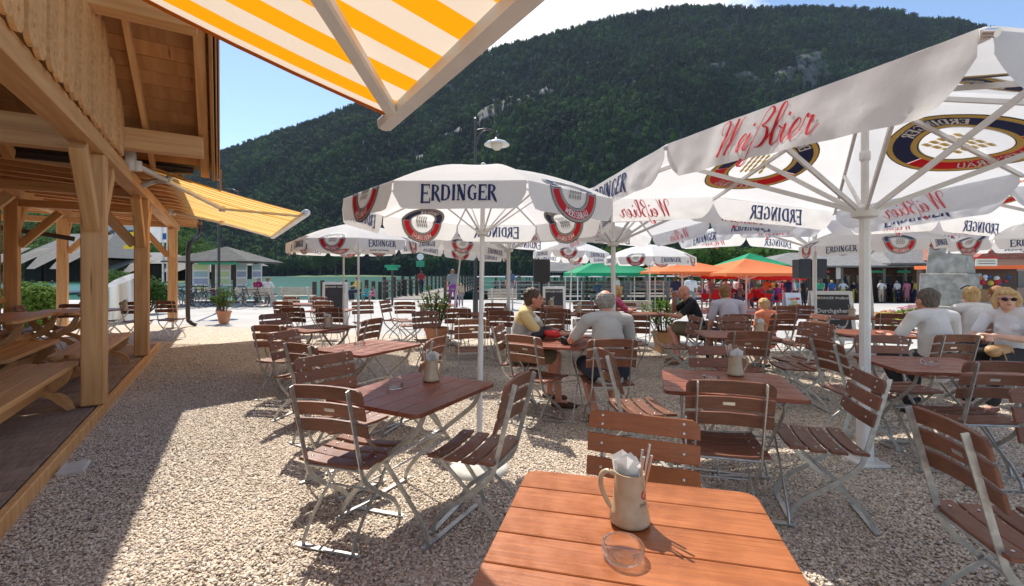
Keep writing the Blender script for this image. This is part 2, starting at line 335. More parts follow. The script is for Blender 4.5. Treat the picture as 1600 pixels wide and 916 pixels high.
def leafquad(bm, c, s, n, up=None, asp=.55, mi=0):
    n = n.normalized(); u = n.orthogonal().normalized(); u.rotate(Matrix.Rotation(random.uniform(0, 6.28), 3, n)) if up is None else None
    if up is not None: u = (up-n*up.dot(n)).normalized()
    v = n.cross(u)
    f = bm.faces.new([bm.verts.new(c+u*a*s+v*b*s*asp) for a, b in ((-.5, 0), (0, -.5), (.6, 0), (0, .5))]); f.material_index = mi
def crown_bm(lobes, n, s, rnd, depth=.35):
    bm = B()
    tot = sum(r**2 for _, r in lobes)
    for c, r in lobes:
        for _ in range(int(n*r*r/tot)):
            d = Vector((rnd.gauss(0, 1), rnd.gauss(0, 1), rnd.gauss(0, 1)+.15)).normalized()
            p = Vector(c)+d*r*(1-depth*rnd.random()**1.6)*(1+.22*mnoise.noise(d*2.3+Vector(c)))
            leafquad(bm, p, s*rnd.uniform(.6, 1.3), d+Vector((rnd.uniform(-.7, .7), rnd.uniform(-.7, .7), rnd.uniform(-.3, .8))))
    return bm
def tree(loc, h, w, label, group, n=2600, leaf=None, s=.35, seed=1, name='broadleaf_tree'):
    rnd = random.Random(seed); t = thing(name, label, 'tree', loc, rnd.uniform(0, 6), group)
    lobes = [((0, 0, h*.68), w*.33)]+[((math.cos(a)*w*.27*rnd.uniform(.6, 1.2), math.sin(a)*w*.27, h*rnd.uniform(.42, .86)), w*rnd.uniform(.17, .27)) for a in [k*6.28/9+rnd.random() for k in range(9)]]
    obj('crown', crown_bm(lobes, n, s, rnd), leaf or m_leaf, t)
    bm = B(); tube(bm, [(0, 0, -.2), (.02*h, 0, h*.3), (0, .02*h, h*.7)], [h*.028, h*.02, h*.008], 8)
    for c, r in lobes[1:7]: tube(bm, [(.01*h, 0, h*.3), tuple(Vector(c)*.6+Vector((0, 0, h*.1))), c], [h*.012, h*.008, h*.003], 5)
    obj('trunk', bm, m_bark, t, 60); return t
RIDGE = [(-900, 330), (-300, 330), (0, 296), (200, 270), (345, 243), (430, 212), (500, 190), (560, 164), (640, 130), (700, 108), (770, 80), (850, 60), (930, 38), (1000, 22), (1060, 14), (1120, 13), (1180, 17), (1250, 15), (1330, 17), (1400, 20), (1440, 34), (1490, 34), (1540, 46), (1600, 62), (1800, 90), (2200, 150), (2800, 220)]
RX = [(p[0]-800)/F for p in RIDGE]; RY = [(HZ-p[1])/F for p in RIDGE]
def hill(a, t):
    """a = bearing, t = 0 at the far shore to 1 at the ridge"""
    Y = 452+t*560; zr = np.interp(a, RX, RY)*1012
    prof = .10*t+.90*(t**1.15) if t < 1 else 1-(t-1)*1.2
    amp = math.sin(min(1, t)*PI)
    nz = 46*amp*mnoise.noise(Vector((a*3.2, t*1.3, 3)))+20*amp*mnoise.noise(Vector((a*9, t*4, 7)))
    spur = 62*math.exp(-((a-.27)/.20)**2-((t-.34)/.26)**2)
    return Vector((a*Y, Y+30*mnoise.noise(Vector((a*4, t*2, 0)))*amp, -1.2+zr*prof+(nz+spur if t < 1 else 0)))
CLIFFS = [(.66, .66, .045, .12), (.60, .60, .035, .07), (.52, .60, .06, .045), (-.02, .62, .10, .06), (.06, .60, .05, .05), (-.13, .60, .04, .04), (-.20, .52, .03, .04), (.44, .62, .04, .02)]
def cliffy(a, t):
    for ca, ct, wa, wt in CLIFFS:
        if ((a-ca)/(wa*.75))**2+((t-ct)/(wt*.7))**2 < 1+.8*mnoise.noise(Vector((a*30, t*22, 1))): return True
    return False
def mountain():
    bm = B(); A = np.linspace(-2.4, 2.6, 260); T = np.linspace(-.02, 1.3, 70); g = []
    for a in A:
        row = []
        for t in T:
            p = hill(float(a), float(t))
            if cliffy(float(a), float(t)): p.y -= 10; p.z += 7*mnoise.noise(Vector((a*60, t*30, 4)))
            row.append(bm.verts.new(p))
        g.append(row)
    for r0, r1 in zip(g, g[1:]):
        for k in range(len(T)-1): bm.faces.new((r0[k], r1[k], r1[k+1], r0[k+1]))
    m = mat('limestone_and_turf', (.045, .055, .035), .9, (.075, .08, .085), .035, 9, (1.6, 1, .30), bump=.0, ramp=(.40, .60))
    o = obj('mountain', bm, m, None, 180); kind(o, label='steep forested mountain with pale limestone cliffs behind the lake')
    col = bpy.data.collections.new('tree_shapes')
    rnd = random.Random(3)
    for i in range(3):      # conifers
        bm = B(); H = 1.0
        for k in range(7):
            z0 = .1+.13*k; rr = (.21-.027*k)*rnd.uniform(.85, 1.15); top = bm.verts.new((0, 0, min(1.02, z0+.24))); ring = [bm.verts.new((math.cos(2*PI*j/9)*rr*rnd.uniform(.55, 1.25), math.sin(2*PI*j/9)*rr*rnd.uniform(.55, 1.25), z0-rnd.uniform(0, .05))) for j in range(9)]
            for j in range(9): bm.faces.new((ring[j], ring[(j+1) % 9], top))
        me = mesh(bm); me.materials.append(m_conif); o = bpy.data.objects.new('conifer_shape', me); col.objects.link(o)
    for i in range(3):      # broadleaf crowns
        lobes = [((rnd.uniform(-.15, .15), rnd.uniform(-.15, .15), rnd.uniform(.3, .75)), rnd.uniform(.16, .27)) for _ in range(6)]
        bm = crown_bm(lobes, 260, .12, rnd, .5)
        me = mesh(bm); me.materials.append(m_forest); o = bpy.data.objects.new('broadleaf_shape', me); col.objects.link(o)
    P, sc, rt = [], [], []
    n = 46000
    for _ in range(n):
        a = rs.uniform(-1.35, 1.35); t = rs.uniform(0, 1.02) if rs.rand() < .93 else rs.uniform(.97, 1.01)
        if cliffy(a, t) and rs.rand() < .48: continue
        p = hill(a, t); P.append((p.x, p.y, p.z-1)); s = rs.uniform(9, 19)*(1.15 if t < .1 else 1); sc.append(s); rt.append((rs.uniform(-.06, .06), rs.uniform(-.06, .06), rs.uniform(0, 6.28)))
    for _ in range(900):    # the belt of big trees along the far shore
        a = rs.uniform(-.62, .95); Y = rs.uniform(438, 456)
        if rs.rand() < .3 and -.42 < a < -.30: continue
        P.append((a*Y, Y, -1.2)); sc.append(rs.uniform(12, 24)); rt.append((0, 0, rs.uniform(0, 6.28)))
    P = np.array(P)
    scatter('mountain_forest', P, np.array(sc), np.array(rt), col, 'dense mixed forest of spruce and beech covering the mountain')
    # nearer wooded bank on the left, behind the boathouses, and on the right behind the kiosks
    P, sc, rt = [], [], []
    bm = B(); A = np.linspace(-2.2, -.46, 40); g = []
    hl = lambda a, t: Vector((a*(120+t*130), 120+t*130, -1.3+(30+10*mnoise.noise(Vector((a*5, 0, 0))))*t*sstep(-.58, -.80, a)))
    for a in A: g.append([bm.verts.new(hl(a, k/10)) for k in range(14)])
    for r0, r1 in zip(g, g[1:]):
        for k in range(13): bm.faces.new((r0[k], r1[k], r1[k+1], r0[k+1]))
    kind(obj('wooded_bank', bm, mat('meadow', (.06, .11, .03), .9, (.10, .17, .04), .1, 6), None, 180), label='green slope on the near side of the lake')
    for _ in range(1500):
        a = rs.uniform(-1.5, -.60); t = rs.uniform(.02, 1.1)
        if rs.rand() < .25 and t < .5: continue
        p = hl(a, t); P.append(tuple(p)); sc.append(rs.uniform(5, 10)); rt.append((0, 0, rs.uniform(0, 6.28)))
    c2 = bpy.data.collections.new('bank_tree_shapes'); 
    for i in range(3):
        lobes = [((rnd.uniform(-.2, .2), rnd.uniform(-.2, .2), rnd.uniform(.3, .75)), rnd.uniform(.18, .3)) for _ in range(6)]
        me = mesh(crown_bm(lobes, 420, .1, rnd, .5)); me.materials.append(m_leaf); c2.objects.link(bpy.data.objects.new('bank_tree_shape', me))
    scatter('bank_wood', np.array(P), np.array(sc), np.array(rt), c2, 'leafy wood on the slope behind the boathouses')
    P, sc, rt = [], [], []
    for _ in range(420):
        Y = rs.uniform(75, 120); a = rs.uniform(.22, 1.5)
        P.append((a*Y, Y, -1)); sc.append(rs.uniform(5.5, 8.5)); rt.append((0, 0, rs.uniform(0, 6.28)))
    scatter('shore_wood', np.array(P), np.array(sc), np.array(rt), c2, 'dark wood behind the ticket building')
mountain()
# ---------------------------------------------------------------- timber hall on the left
ROTF = math.atan2(D_.y, D_.x)                        # local x runs along the facade, local y towards the hall's inside
def L2(t, n, z): return Vector((t, -n, z))           # local of an object placed with frame F0
F0 = Matrix.Rotation(ROTF, 4, 'Z')                   # local x = D_, local y = -N_
def hall():
    h = thing('timber_hall', 'open timber hall of pale pine posts and beams with a gable roof', 'timber hall', (0, 0, 0), ROTF)
    def bp(name, p, q, w, hh, m=m_pinex, bev=.006, up=(0, 0, 1)):
        bm = B(); p, q = L2(*p), L2(*q); c = (p+q)/2; d = (q-p); Ln = d.length
        M = d.to_track_quat('X', 'Z').to_matrix().to_4x4(); M.translation = c
        box(bm, (0, 0, 0), (Ln, w, hh), bev=bev); me = mesh(bm); o = link(name, me, m, h); o.matrix_local = M; return o
    nf = -1.12
    # posts with their braces
    for t, z0 in ((6.36, .11), (9.72, .11), (15.4, .16), (1.9, .11)):
        w = .19 if t < 12 else .21
        bm = B(); box(bm, (0, 0, (2.715-z0)/2), (w, w, 2.715-z0), bev=.012); o = link('post', mesh(bm), m_pine, h, L2(t, nf, z0))
        for s in (-1, 1):
            bp('brace', (t+s*.10, nf, 1.95), (t+s*.66, nf, 2.66), .12, .14)
        if t > 7: bp('brace', (t, nf-.10, 1.95), (t, nf-.66, 2.70), .12, .14)
        if t > 12: bm = B(); tube(bm, [L2(t, nf, 0), L2(t, nf, z0)], .03); obj('post_foot', bm, m_steel, h)
    for t in (6.36, 9.72, 12.2, 15.4, 1.9):
        bm = B(); box(bm, (0, 0, 1.475), (.19, .19, 2.75), bev=.01); link('post', mesh(bm), m_pine, h, L2(t, -3.3, 0))
        bp('brace', (t, -3.3+.1, 2.0), (t, -2.65, 2.66), .11, .13); bp('brace', (t+.1, -3.3, 2.2), (t+.6, -3.3, 2.85), .11, .13)
        bp('tie_beam', (t, nf-.12, 2.80), (t, -6.4, 2.80), .15, .14)
    bp('eaves_beam', (-3, nf, 2.80), (16.3, nf, 2.80), .20, .17)
    bp('inner_beam', (-3, -3.3, 3.0), (16.3, -3.3, 3.0), .18, .22)
    # gable roof over the near end: purlins, rafters, boards
    sl_ = .466
    def zr(t): return 3.215+(7.3-t)*sl_               # underside of the boards
    for t in (7.22, 5.42, 3.55, 1.7):
        bp('purlin', (t, -6.4, zr(t)-.135), (t, -.20, zr(t)-.135), .20, .25)
    for n, w in ((-.20, .11), (-.80, .05), (-2.2, .1), (-3.6, .1), (-5.0, .1)):
        bp('rafter', (-1.5, n, zr(-1.5)+.07), (8.05, n, zr(8.05)+.07), w, .14)
    k = 0; t = -1.5
    while t < 8.0:                                      # soffit boards
        w = .19; ta, tb = t+.003, t+w-.003; ang = -math.atan(sl_)
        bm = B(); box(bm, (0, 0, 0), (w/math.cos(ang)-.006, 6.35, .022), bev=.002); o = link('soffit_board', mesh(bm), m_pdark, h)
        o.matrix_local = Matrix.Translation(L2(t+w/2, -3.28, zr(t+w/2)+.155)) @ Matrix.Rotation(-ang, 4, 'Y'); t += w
    for n, zo, w in ((-.10, .06, .05), (-.055, .10, .022), (-.03, .13, .018)):    # barge boards
        bp('barge_board', (-1.5, n, zr(-1.5)+zo), (8.12+n, n, zr(8.12+n)+zo), w*.8, .26, m_pdark)
    bp('roof_covering', (-1.5, -3.27, zr(-1.5)+.24), (8.2, -3.27, zr(8.2)+.24), 6.5, .09, m_pipe)
    # barge board tip
    bm = B(); prism(bm, [(0, 0), (.10, .06), (.13, .30), (.03, .30)], .03, Matrix.Rotation(PI/2, 4, 'X')); o = obj('barge_board_tip', bm, m_pdark, h, loc=L2(8.0, -.012, 2.72))
    # end fascia and gutter of the low eaves
    bm = B(); g = [L2(8.2, -.35, 3.0), L2(8.2, -6.4, 3.0)]; tube(bm, g, .075, 12); obj('gutter', bm, m_pipe, h, 60)
    bm = B(); tube(bm, spline([L2(8.2, -.62, 2.93), L2(8.2, -.66, 2.82), L2(8.22, -.8, 2.80), L2(8.25, -.95, 2.72)], 5), .04, 10); obj('downpipe_elbow', bm, m_steel, h, 60)
    # carved boards hanging in front of the gable
    zb = 2.875; t = 7.10; i = 0; rnd = random.Random(4)
    while t > -.6:
        w = .205; tm = t-w/2; top = max(zr(tm), zb+.05)+.10
        for pt in (5.42, 3.55, 1.7):
            if abs(tm-pt) < .22: top = min(top, zr(pt)-.27)
        H = top-zb+.02
        x = w/2-.011; n_ = 10
        arc = [(x*math.cos(PI+PI*k/n_)*1.0, .09+.09*math.sin(PI+PI*k/n_)) for k in range(n_+1)]
        left = []; prof = arc+[(x, .16), (x-.014, .20), (x, .24), (x, H-.0)] + [(-x, H), (-x, .24), (-x+.014, .20), (-x, .16)]
        hole = [[(.015*math.cos(a), .13+.019*math.sin(a)) for a in [k*PI/3 for k in range(6)]]] if H > .3 else []
        bm = B(); prism(bm, prof, .026+.003*rnd.random(), None, hole)
        o = link('carved_board', mesh(bm), m_pine, h); o.matrix_local = Matrix.Translation(L2(tm, nf+.125+.012*(i % 2), zb-.015)) @ Matrix.Rotation(PI/2, 4, 'X'); t -= w; i += 1
    # low roof over the far bays
    for k in range(15):
        t = 8.7+k*.55
        bp('rafter', (t, -6.2, 3.30), (t, -.62, 2.94), .09, .12)
    t = 8.45
    while t < 16.6:
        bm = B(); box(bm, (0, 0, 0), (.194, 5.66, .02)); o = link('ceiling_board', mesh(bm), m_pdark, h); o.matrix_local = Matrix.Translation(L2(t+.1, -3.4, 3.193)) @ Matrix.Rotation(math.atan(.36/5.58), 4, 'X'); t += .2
    bp('roof_edge', (8.4, -3.38, 3.235), (16.75, -3.38, 3.235), 5.75, .05, m_pipe).rotation_euler.x = math.atan(.36/5.58)
    bp('verge_board', (16.72, -6.2, 3.29), (16.72, -.5, 2.95), .04, .20, m_pdark)
    bm = B(); tube(bm, spline([L2(16.6, -.55, 2.95), L2(16.6, -.55, 2.75), L2(16.3, -.6, 2.55), L2(15.9, -.70, 2.42), L2(15.75, -.78, 2.25), L2(15.7, -.8, 1.8), L2(15.7, -.8, .35), L2(15.65, -.75, .12), L2(15.6, -.6, .03)], 5), .055, 12)
    obj('downpipe', bm, m_pipe, h, 60)
    bm = B(); tube(bm, spline([L2(12.6, -5.2, 3.0), L2(12.6, -4.4, 2.9), L2(12.7, -4.1, 2.55), L2(12.7, -3.9, 2.4), L2(12.9, -3.2, 2.3), L2(13, -2.6, 2.2)], 6), .05, 10); obj('downpipe', bm, m_pipe, h, 60)
    # boarded wall inside
    for k in range(15):
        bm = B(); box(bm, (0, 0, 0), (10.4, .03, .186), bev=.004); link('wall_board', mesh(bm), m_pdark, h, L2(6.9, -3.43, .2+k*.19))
    bm = B(); box(bm, (0, 0, 0), (10.4, .06, .10), bev=.01); link('wall_rail', mesh(bm), m_pinex, h, L2(6.9, -3.38, .98))
    bm = B(); box(bm, (0, 0, 0), (2.2, .03, 1.9), bev=.01); link('door_leaf', mesh(bm), mat('brown_stained_door', (.16, .06, .025), .5, (.22, .085, .035), 4, 5), h, L2(10.6, -3.38, 1.9))
    # deck
    dk = thing('timber_deck', 'weathered grey brown plank deck under the timber hall', 'deck', (0, 0, 0), ROTF)
    me = None
    for k in range(72):
        t = 1.0+k*.146
        if me is None: bm = B(); box(bm, (0, 0, 0), (.14, 5.2, .03), bev=.003); me = mesh(bm)
        if t < 11.35: link('deck_plank', me, m_deck, dk, L2(t, -1.10-2.6, .085+.002*math.sin(k*5)))
    bm = B(); box(bm, (0, 0, 0), (10.55, .05, .125), bev=.006); link('edge_board', mesh(bm), m_pine, dk, L2(6.2, -1.055, .045))
    bm = B(); box(bm, (0, 0, 0), (.05, 5.2, .10), bev=.006); link('edge_board', mesh(bm), m_pine, dk, L2(11.4, -3.7, .04))
    bm = B(); box(bm, (0, 0, .02), (.22, .16, .035), bev=.01); tag(obj('paving_slab', bm, m_conc, None, loc=fp(4.62, -.93, 0)+Vector((0, 0, .0)), rot=(0, 0, ROTF)), 'small pale concrete slab against the deck edge', 'slab')
hall()
def stripes(name, ca, cb, pitch):
    m = bpy.data.materials.new(name); MATS[name] = m; m.use_nodes = True; nt = m.node_tree; L = nt.links.new; b = nt.nodes['Principled BSDF']
    uv = nd(nt, 'ShaderNodeTexCoord'); sx = nd(nt, 'ShaderNodeSeparateXYZ'); L(uv.outputs['Object'], sx.inputs[0])
    f = nd(nt, 'ShaderNodeMath', operation='MULTIPLY'); f.inputs[1].default_value = 1/pitch; L(sx.outputs[0], f.inputs[0])
    g = nd(nt, 'ShaderNodeMath', operation='FRACT'); L(f.outputs[0], g.inputs[0])
    r = nd(nt, 'ShaderNodeValToRGB'); r.color_ramp.interpolation = 'CONSTANT'; e = r.color_ramp.elements
    e[0].color = (*ca, 1); e[1].position = .47; e[1].color = (*cb, 1)
    L(g.outputs[0], r.inputs[0]); L(r.outputs[0], b.inputs['Base Color']); b.inputs['Roughness'].default_value = .8
    t = nd(nt, 'ShaderNodeBsdfTranslucent'); L(r.outputs[0], t.inputs[0]); ms = nd(nt, 'ShaderNodeMixShader'); ms.inputs[0].default_value = .55
    L(b.outputs[0], ms.inputs[1]); L(t.outputs[0], ms.inputs[2]); L(ms.outputs[0], nt.nodes['Material Output'].inputs[0]); return m
m_str0 = stripes('orange_and_cream_stripes', (.90, .35, .004), (.74, .62, .49), .235); m_str1 = stripes('backlit_orange_and_cream_stripes', (.93, .39, .004), (.91, .72, .36), .25)  # second stripes: yellow of sunlight passing through the cloth put into the colours
def awning(label, t0, t1, n0, n1, z0, z1, armt, m_str, bs=1.0):
    a = thing('awning', label, 'awning', (0, 0, 0), ROTF)
    bm = B(); nx = 60; ny = 8; g = []
    for i in range(nx+1):
        t = t0+(t1-t0)*i/nx; g.append([bm.verts.new(L2(t, n0+(n1-n0)*j/ny, z0+(z1-z0)*j/ny-.045*math.sin(PI*j/ny)+.002*math.sin(i*1.3))) for j in range(ny+1)])
    for r0, r1 in zip(g, g[1:]):
        for j in range(ny): bm.faces.new((r0[j], r1[j], r1[j+1], r0[j+1]))
    f = obj('fabric', bm, m_str, a, 180)
    for k, t in enumerate([t0+.012, t1-.012]+[t0+(t1-t0)*j/4 for j in (1, 2, 3)]):      # hems and sewn seams
        bm = B(); flatbar(bm, [L2(t, n0+(n1-n0)*j/ny, z0+(z1-z0)*j/ny-.045*math.sin(PI*j/ny)-.004) for j in range(ny+1)], .03 if k < 2 else .018, .003, (1, 0, 0)); obj('hem', bm, mat('orange_seam', (.62, .19, .01), .8, trans=.3), f)
    bm = B(); tube(bm, [L2(t0-.05, n0-.06, z0+.02), L2(t1+.05, n0-.06, z0+.02)], .055, 12); obj('roller', bm, m_str, a, 60)
    bm = B()
    pf = [(-.05, -.045), (.035, -.05), (.06, -.02), (.055, .03), (.02, .05), (-.03, .045), (-.055, .01)]
    lo = [[bm.verts.new(L2(t, n1+x, z1+y)) for x, y in [(a_*bs, b_*bs) for a_, b_ in pf]] for t in (t0-.10, t1+.10)]
    for k in range(len(pf)): bm.faces.new((lo[0][k], lo[0][(k+1) % 7], lo[1][(k+1) % 7], lo[1][k]))
    bm.faces.new(lo[0]); bm.faces.new(lo[1]); bar = obj('front_bar', bm, m_white, a)
    for t in (t0-.11, t1+.11):
        bm = B(); bmesh.ops.create_uvsphere(bm, u_segments=12, v_segments=8, radius=.056*bs, matrix=Matrix.Translation(L2(t, n1, z1)) @ Matrix.Diagonal((.5, 1, .9, 1))); obj('end_cap', bm, m_white, bar, 180)
    for te, tm, ts in armt:
        bm = B(); e = L2(te, n1-.05, z1-.02); el = L2(tm, (n0+n1)/2-.05, (z0+z1)/2-.12); s = L2(ts, n0+.06, z0-.10)
        beam(bm, e, el, .055, .042, bev=.008); arm = obj('arm', bm, m_white, a)
        bm = B(); beam(bm, el, s, .075, .055, bev=.01); obj('upper_arm', bm, m_white, arm)
        bm = B(); tube(bm, [el+Vector((0, 0, -.045)), el+Vector((0, 0, .045))], .05, 12); obj('elbow', bm, m_white, arm, 60)
        bm = B(); tube(bm, [s+Vector((0, 0, -.07)), s+Vector((0, 0, .06))], .05, 12); box(bm, s+Vector((0, .07, .06)), (.10, .12, .26), bev=.02); obj('wall_bracket', bm, m_white, arm, 50)
    return a
awning('long striped awning over the gravel beyond the second timber post', 7.85, 13.2, -1.0, 1.12, 3.0, 2.43, [(8.1, 9.35, 7.75), (13.0, 11.9, 13.1)], m_str1)
awning('big orange and cream striped awning overhead, nearest the camera', -2.6, 2.06, -1.0, .66, 2.74, 2.19, [(1.92, .7, 1.9), (-2.2, -.8, -2.3)], m_str0, .68)
# ---------------------------------------------------------------- rustic benches and tables on the deck
def plank(bm_len, w, th, name, parent, loc, m=m_rust, rot=None, cut=.05):
    bm = B(); x = bm_len/2; y = w/2
    prism(bm, [(-x+cut, -y), (x-cut, -y), (x, -y+cut), (x, y-cut), (x-cut, y), (-x+cut, y), (-x, y-cut), (-x, -y+cut)], th)
    bmesh.ops.bevel(bm, geom=[e for e in bm.edges], offset=.005, segments=1, affect='EDGES'); return link(name, mesh(bm), m, parent, loc, rot)
def scroll(h, w, th, parent, loc, flip=1):
    """two crossed S shaped legs of a trestle, in the plane across the bench"""
    for s in (-1, 1):
        c = [(-.42*w, h), (-.30*w, h*.72), (-.02*w, h*.50), (.24*w, h*.36), (.40*w, h*.16), (.46*w, 0)]
        top = spline([(x, y, 0) for x, y in c], 5); L_, Rr = [], []
        for i, p in enumerate(top):
            d = (top[min(i+1, len(top)-1)]-top[max(i-1, 0)]).normalized(); nn = Vector((-d.y, d.x, 0)); ww = .030+.016*math.sin(i/len(top)*PI*2.2)**2
            L_.append((s*(p.x+nn.x*ww), max(0, min(h, p.y+nn.y*ww)))); Rr.append((s*(p.x-nn.x*ww), max(0, min(h, p.y-nn.y*ww))))
        bm = B(); pl = L_+Rr[::-1]
        prism(bm, pl, th, Matrix.Translation((0, 0, 0)) @ Matrix.Rotation(PI/2, 4, 'Z') @ Matrix.Rotation(PI/2, 4, 'X'))
        link('leg', mesh(bm), m_rust, parent, (loc[0]+s*.021*flip, loc[1], loc[2]))
def bench(label, t0, t1, n, z0=.10, h=.45, w=.46, back=False, group='rustic benches on the deck', name='rustic_bench', cat='bench', np_=3, rz=0, P=None):
    Ln = t1-t0; c = fp((t0+t1)/2, n, z0) if P is None else P; b = thing(name, label, cat, c, ROTF+rz, group)
    pw = w/np_
    for k in range(np_): plank(Ln-.02*(k % 2), pw-.006, .045, 'seat_plank' if cat == 'bench' else 'top_plank', b, (0, -w/2+pw*(k+.5), h-.022))
    for s in (-1, 1): scroll(h-.045, w*1.05, .04, b, (s*(Ln/2-.28), 0, 0), s)
    bm = B(); box(bm, (0, 0, h*.52), (Ln-.5, .05, .11), bev=.006); obj('stretcher', bm, m_rust, b)
    if back:
        for s in (-1, 1):
            bm = B(); beam(bm, (s*(Ln/2-.3), w/2-.02, h-.05), (s*(Ln/2-.3), w/2+.15, h+.48), .09, .05, bev=.01); obj('back_post', bm, m_rust, b)
        for k, z in enumerate((h+.17, h+.38)):
            o = plank(Ln, .16, .035, 'back_plank', b, (0, w/2+.03+.06*k, z), rot=(R(90-17), 0, 0))
    return b
bench('thick pine bench beside the nearest timber post, its end cut off by the photo', 3.3, 6.55, -1.50)
bench('pine bench behind the nearest timber post, running to the second post', 7.0, 9.3, -1.42)
bench('pine bench with a plank backrest against the boarded wall', 8.8, 10.9, -2.85, back=True)
bench('low pine bench in front of the rustic table at the left edge', 7.0, 8.9, -2.15, group='rustic benches on the deck')
bench('rustic pine table between benches at the left edge of the deck', 8.4, 10.4, -2.55, h=.76, w=.66, np_=4, name='rustic_table', cat='table', group=None or 'rustic deck tables')
bench('rustic pine table at the far end of the deck', 10.0, 11.2, -2.3, h=.74, w=.66, np_=4, name='rustic_table', cat='table', group='rustic deck tables')
def pendant(t, n, z):
    p = thing('pendant_lamp', 'dark metal pendant lamp hanging in the timber hall', 'lamp', fp(t, n, z))
    bm = B(); lathe(bm, [(.03, .16), (.04, .12), (.07, .10), (.17, .0), (.16, -.02), (.06, .08), (.0, .09)], 20); obj('lamp_shade', bm, m_iron, p, 60)
    bm = B(); tube(bm, [(0, 0, .15), (0, 0, 3.15-z)], .006, 6); obj('suspension_rod', bm, m_iron, p)
    bm = B(); lathe(bm, [(.0, -.05), (.04, -.03), (.045, .02), (.02, .08)], 12); obj('bulb', bm, m_white, p, 180)
pendant(11.5, -1.95, 2.24)
# ---------------------------------------------------------------- stroke lettering, mapped on to surfaces
def G_(*s): return s
st = lambda x: [((x, 0), (x, 1)), .20]
GL = {
 'E': (.66, [[(.12, 0), (.12, 1)], .20], [[(.02, .95), (.60, .95)], .10], [[(.585, 1.0), (.585, .76)], .06], [[(.2, .52), (.46, .52)], .09], [[(.455, .62), (.455, .42)], .05], [[(.02, .05), (.62, .05)], .10], [[(.605, 0), (.635, .28)], .06]),
 'R': (.70, [[(.12, 0), (.12, 1)], .20], [[(0, .03), (.26, .03)], .06], [[(.02, .95), (.30, .95), (.46, .88), (.51, .74), (.44, .58), (.24, .50)], [.10, .10, .15, .19, .13, .08]], [[(.30, .52), (.44, .30), (.60, .02), (.72, -.12)], [.16, .20, .18, .04]]),
 'D': (.78, [[(.12, 0), (.12, 1)], .20], [[(.02, .95), (.34, .95), (.56, .84), (.63, .5), (.56, .16), (.34, .05), (.02, .05)], [.09, .10, .15, .20, .15, .10, .09]]),
 'I': (.32, [[(.15, 0), (.15, 1)], .20], [[(.02, .965), (.28, .965)], .06], [[(.02, .035), (.28, .035)], .06]),
 'N': (.78, [[(.14, 0), (.14, 1)], .10], [[(0, .965), (.2, .965)], .06], [[(.03, .035), (.27, .035)], .06], [[(.12, 1), (.60, 0)], .20], [[(.62, 0), (.62, 1)], .10], [[(.5, .965), (.74, .965)], .06]),
 'G': (.80, [[(.62, .74), (.60, .88), (.40, .96), (.18, .82), (.11, .5), (.18, .18), (.40, .04), (.56, .08), (.62, .2)], [.07, .10, .12, .18, .20, .18, .11, .10, .14]], [[(.61, .44), (.61, .06)], .17], [[(.46, .43), (.74, .43)], .07]),
 'W': (.95, [[(.08, 1), (.28, .02), (.46, .85), (.64, .02), (.86, 1)], .11]),
 'S': (.60, [[(.52, .84), (.32, .96), (.10, .84), (.14, .62), (.44, .42), (.50, .18), (.30, .04), (.06, .14)], .12]),
 'B': (.66, [[(.1, 0), (.1, 1)], .12], [[(.1, .95), (.38, .92), (.44, .74), (.34, .54), (.1, .53)], .11], [[(.3, .54), (.5, .42), (.52, .2), (.36, .05), (.1, .05)], .12]),
 'A': (.74, [[(.05, 0), (.35, 1), (.66, 0)], .11], [[(.16, .32), (.54, .32)], .09]),
 'Ä': (.74, [[(.05, 0), (.35, .92), (.66, 0)], .11], [[(.16, .32), (.54, .32)], .09], [[(.18, 1.02), (.18, 1.14)], .12], [[(.52, 1.02), (.52, 1.14)], .12]),
 'U': (.72, [[(.1, 1), (.1, .3), (.2, .06), (.36, .04), (.54, .1), (.6, .3), (.6, 1)], .12]),
}
def resample(p, w, step):
    out = []; 
    for i in range(len(p)-1):
        a, b = Vector((*p[i], 0)), Vector((*p[i+1], 0)); n = max(1, int((b-a).length/step))
        for k in range(n): out.append((a.lerp(b, k/n), w[i]+(w[i+1]-w[i])*k/n))
    out.append((Vector((*p[-1], 0)), w[-1])); return out
def stroke(bm, pts, w, fn, step=.18, off=0):
    w = w if isinstance(w, (list, tuple)) else [w]*len(pts); q = resample(pts, w, step); prev = None
    for i, (p, ww) in enumerate(q):
        a = q[max(i-1, 0)][0]; b = q[min(i+1, len(q)-1)][0]; d = (b-a).normalized(); n = Vector((-d.y, d.x, 0))*ww/2
        cur = [bm.verts.new(fn(p.x+n.x, p.y+n.y, off)), bm.verts.new(fn(p.x-n.x, p.y-n.y, off))]
        if prev: bm.faces.new((prev[0], prev[1], cur[1], cur[0]))
        prev = cur
def textwidth(s, cond): return sum(GL[c][0]+.05 for c in s)*cond
def word(bm, s, fn, cond=.80, big=True, step=.18):
    x = 0
    for i, c in enumerate(s):
        k = 1.2 if (big and i == 0) else 1.0; yo = -.16 if k > 1 else 0; xx = x
        for j, (p, w) in enumerate(GL[c][1:]):
            o = 0.02*j
            stroke(bm, [(px*k*cond+xx, py*k+yo) for px, py in p], [q*cond*1.05 if isinstance(w, list) else 0 for q in w] if isinstance(w, list) else w*(cond if p[0][0] == p[-1][0] else .95), fn, step, o)
        x += (GL[c][0]+.05)*k*cond
    return x
def strokes_obj(name, s, fn, m, parent, cond=.8, both=None):
    bm = B(); word(bm, s, fn, cond); o = link(name, mesh0(bm, name), m, parent); return o
def mesh0(bm, name): me = bpy.data.meshes.new(name); bm.to_mesh(me); bm.free(); return me
SC = []   # the script word, drawn with a broad pen: (points, closed pen weight)
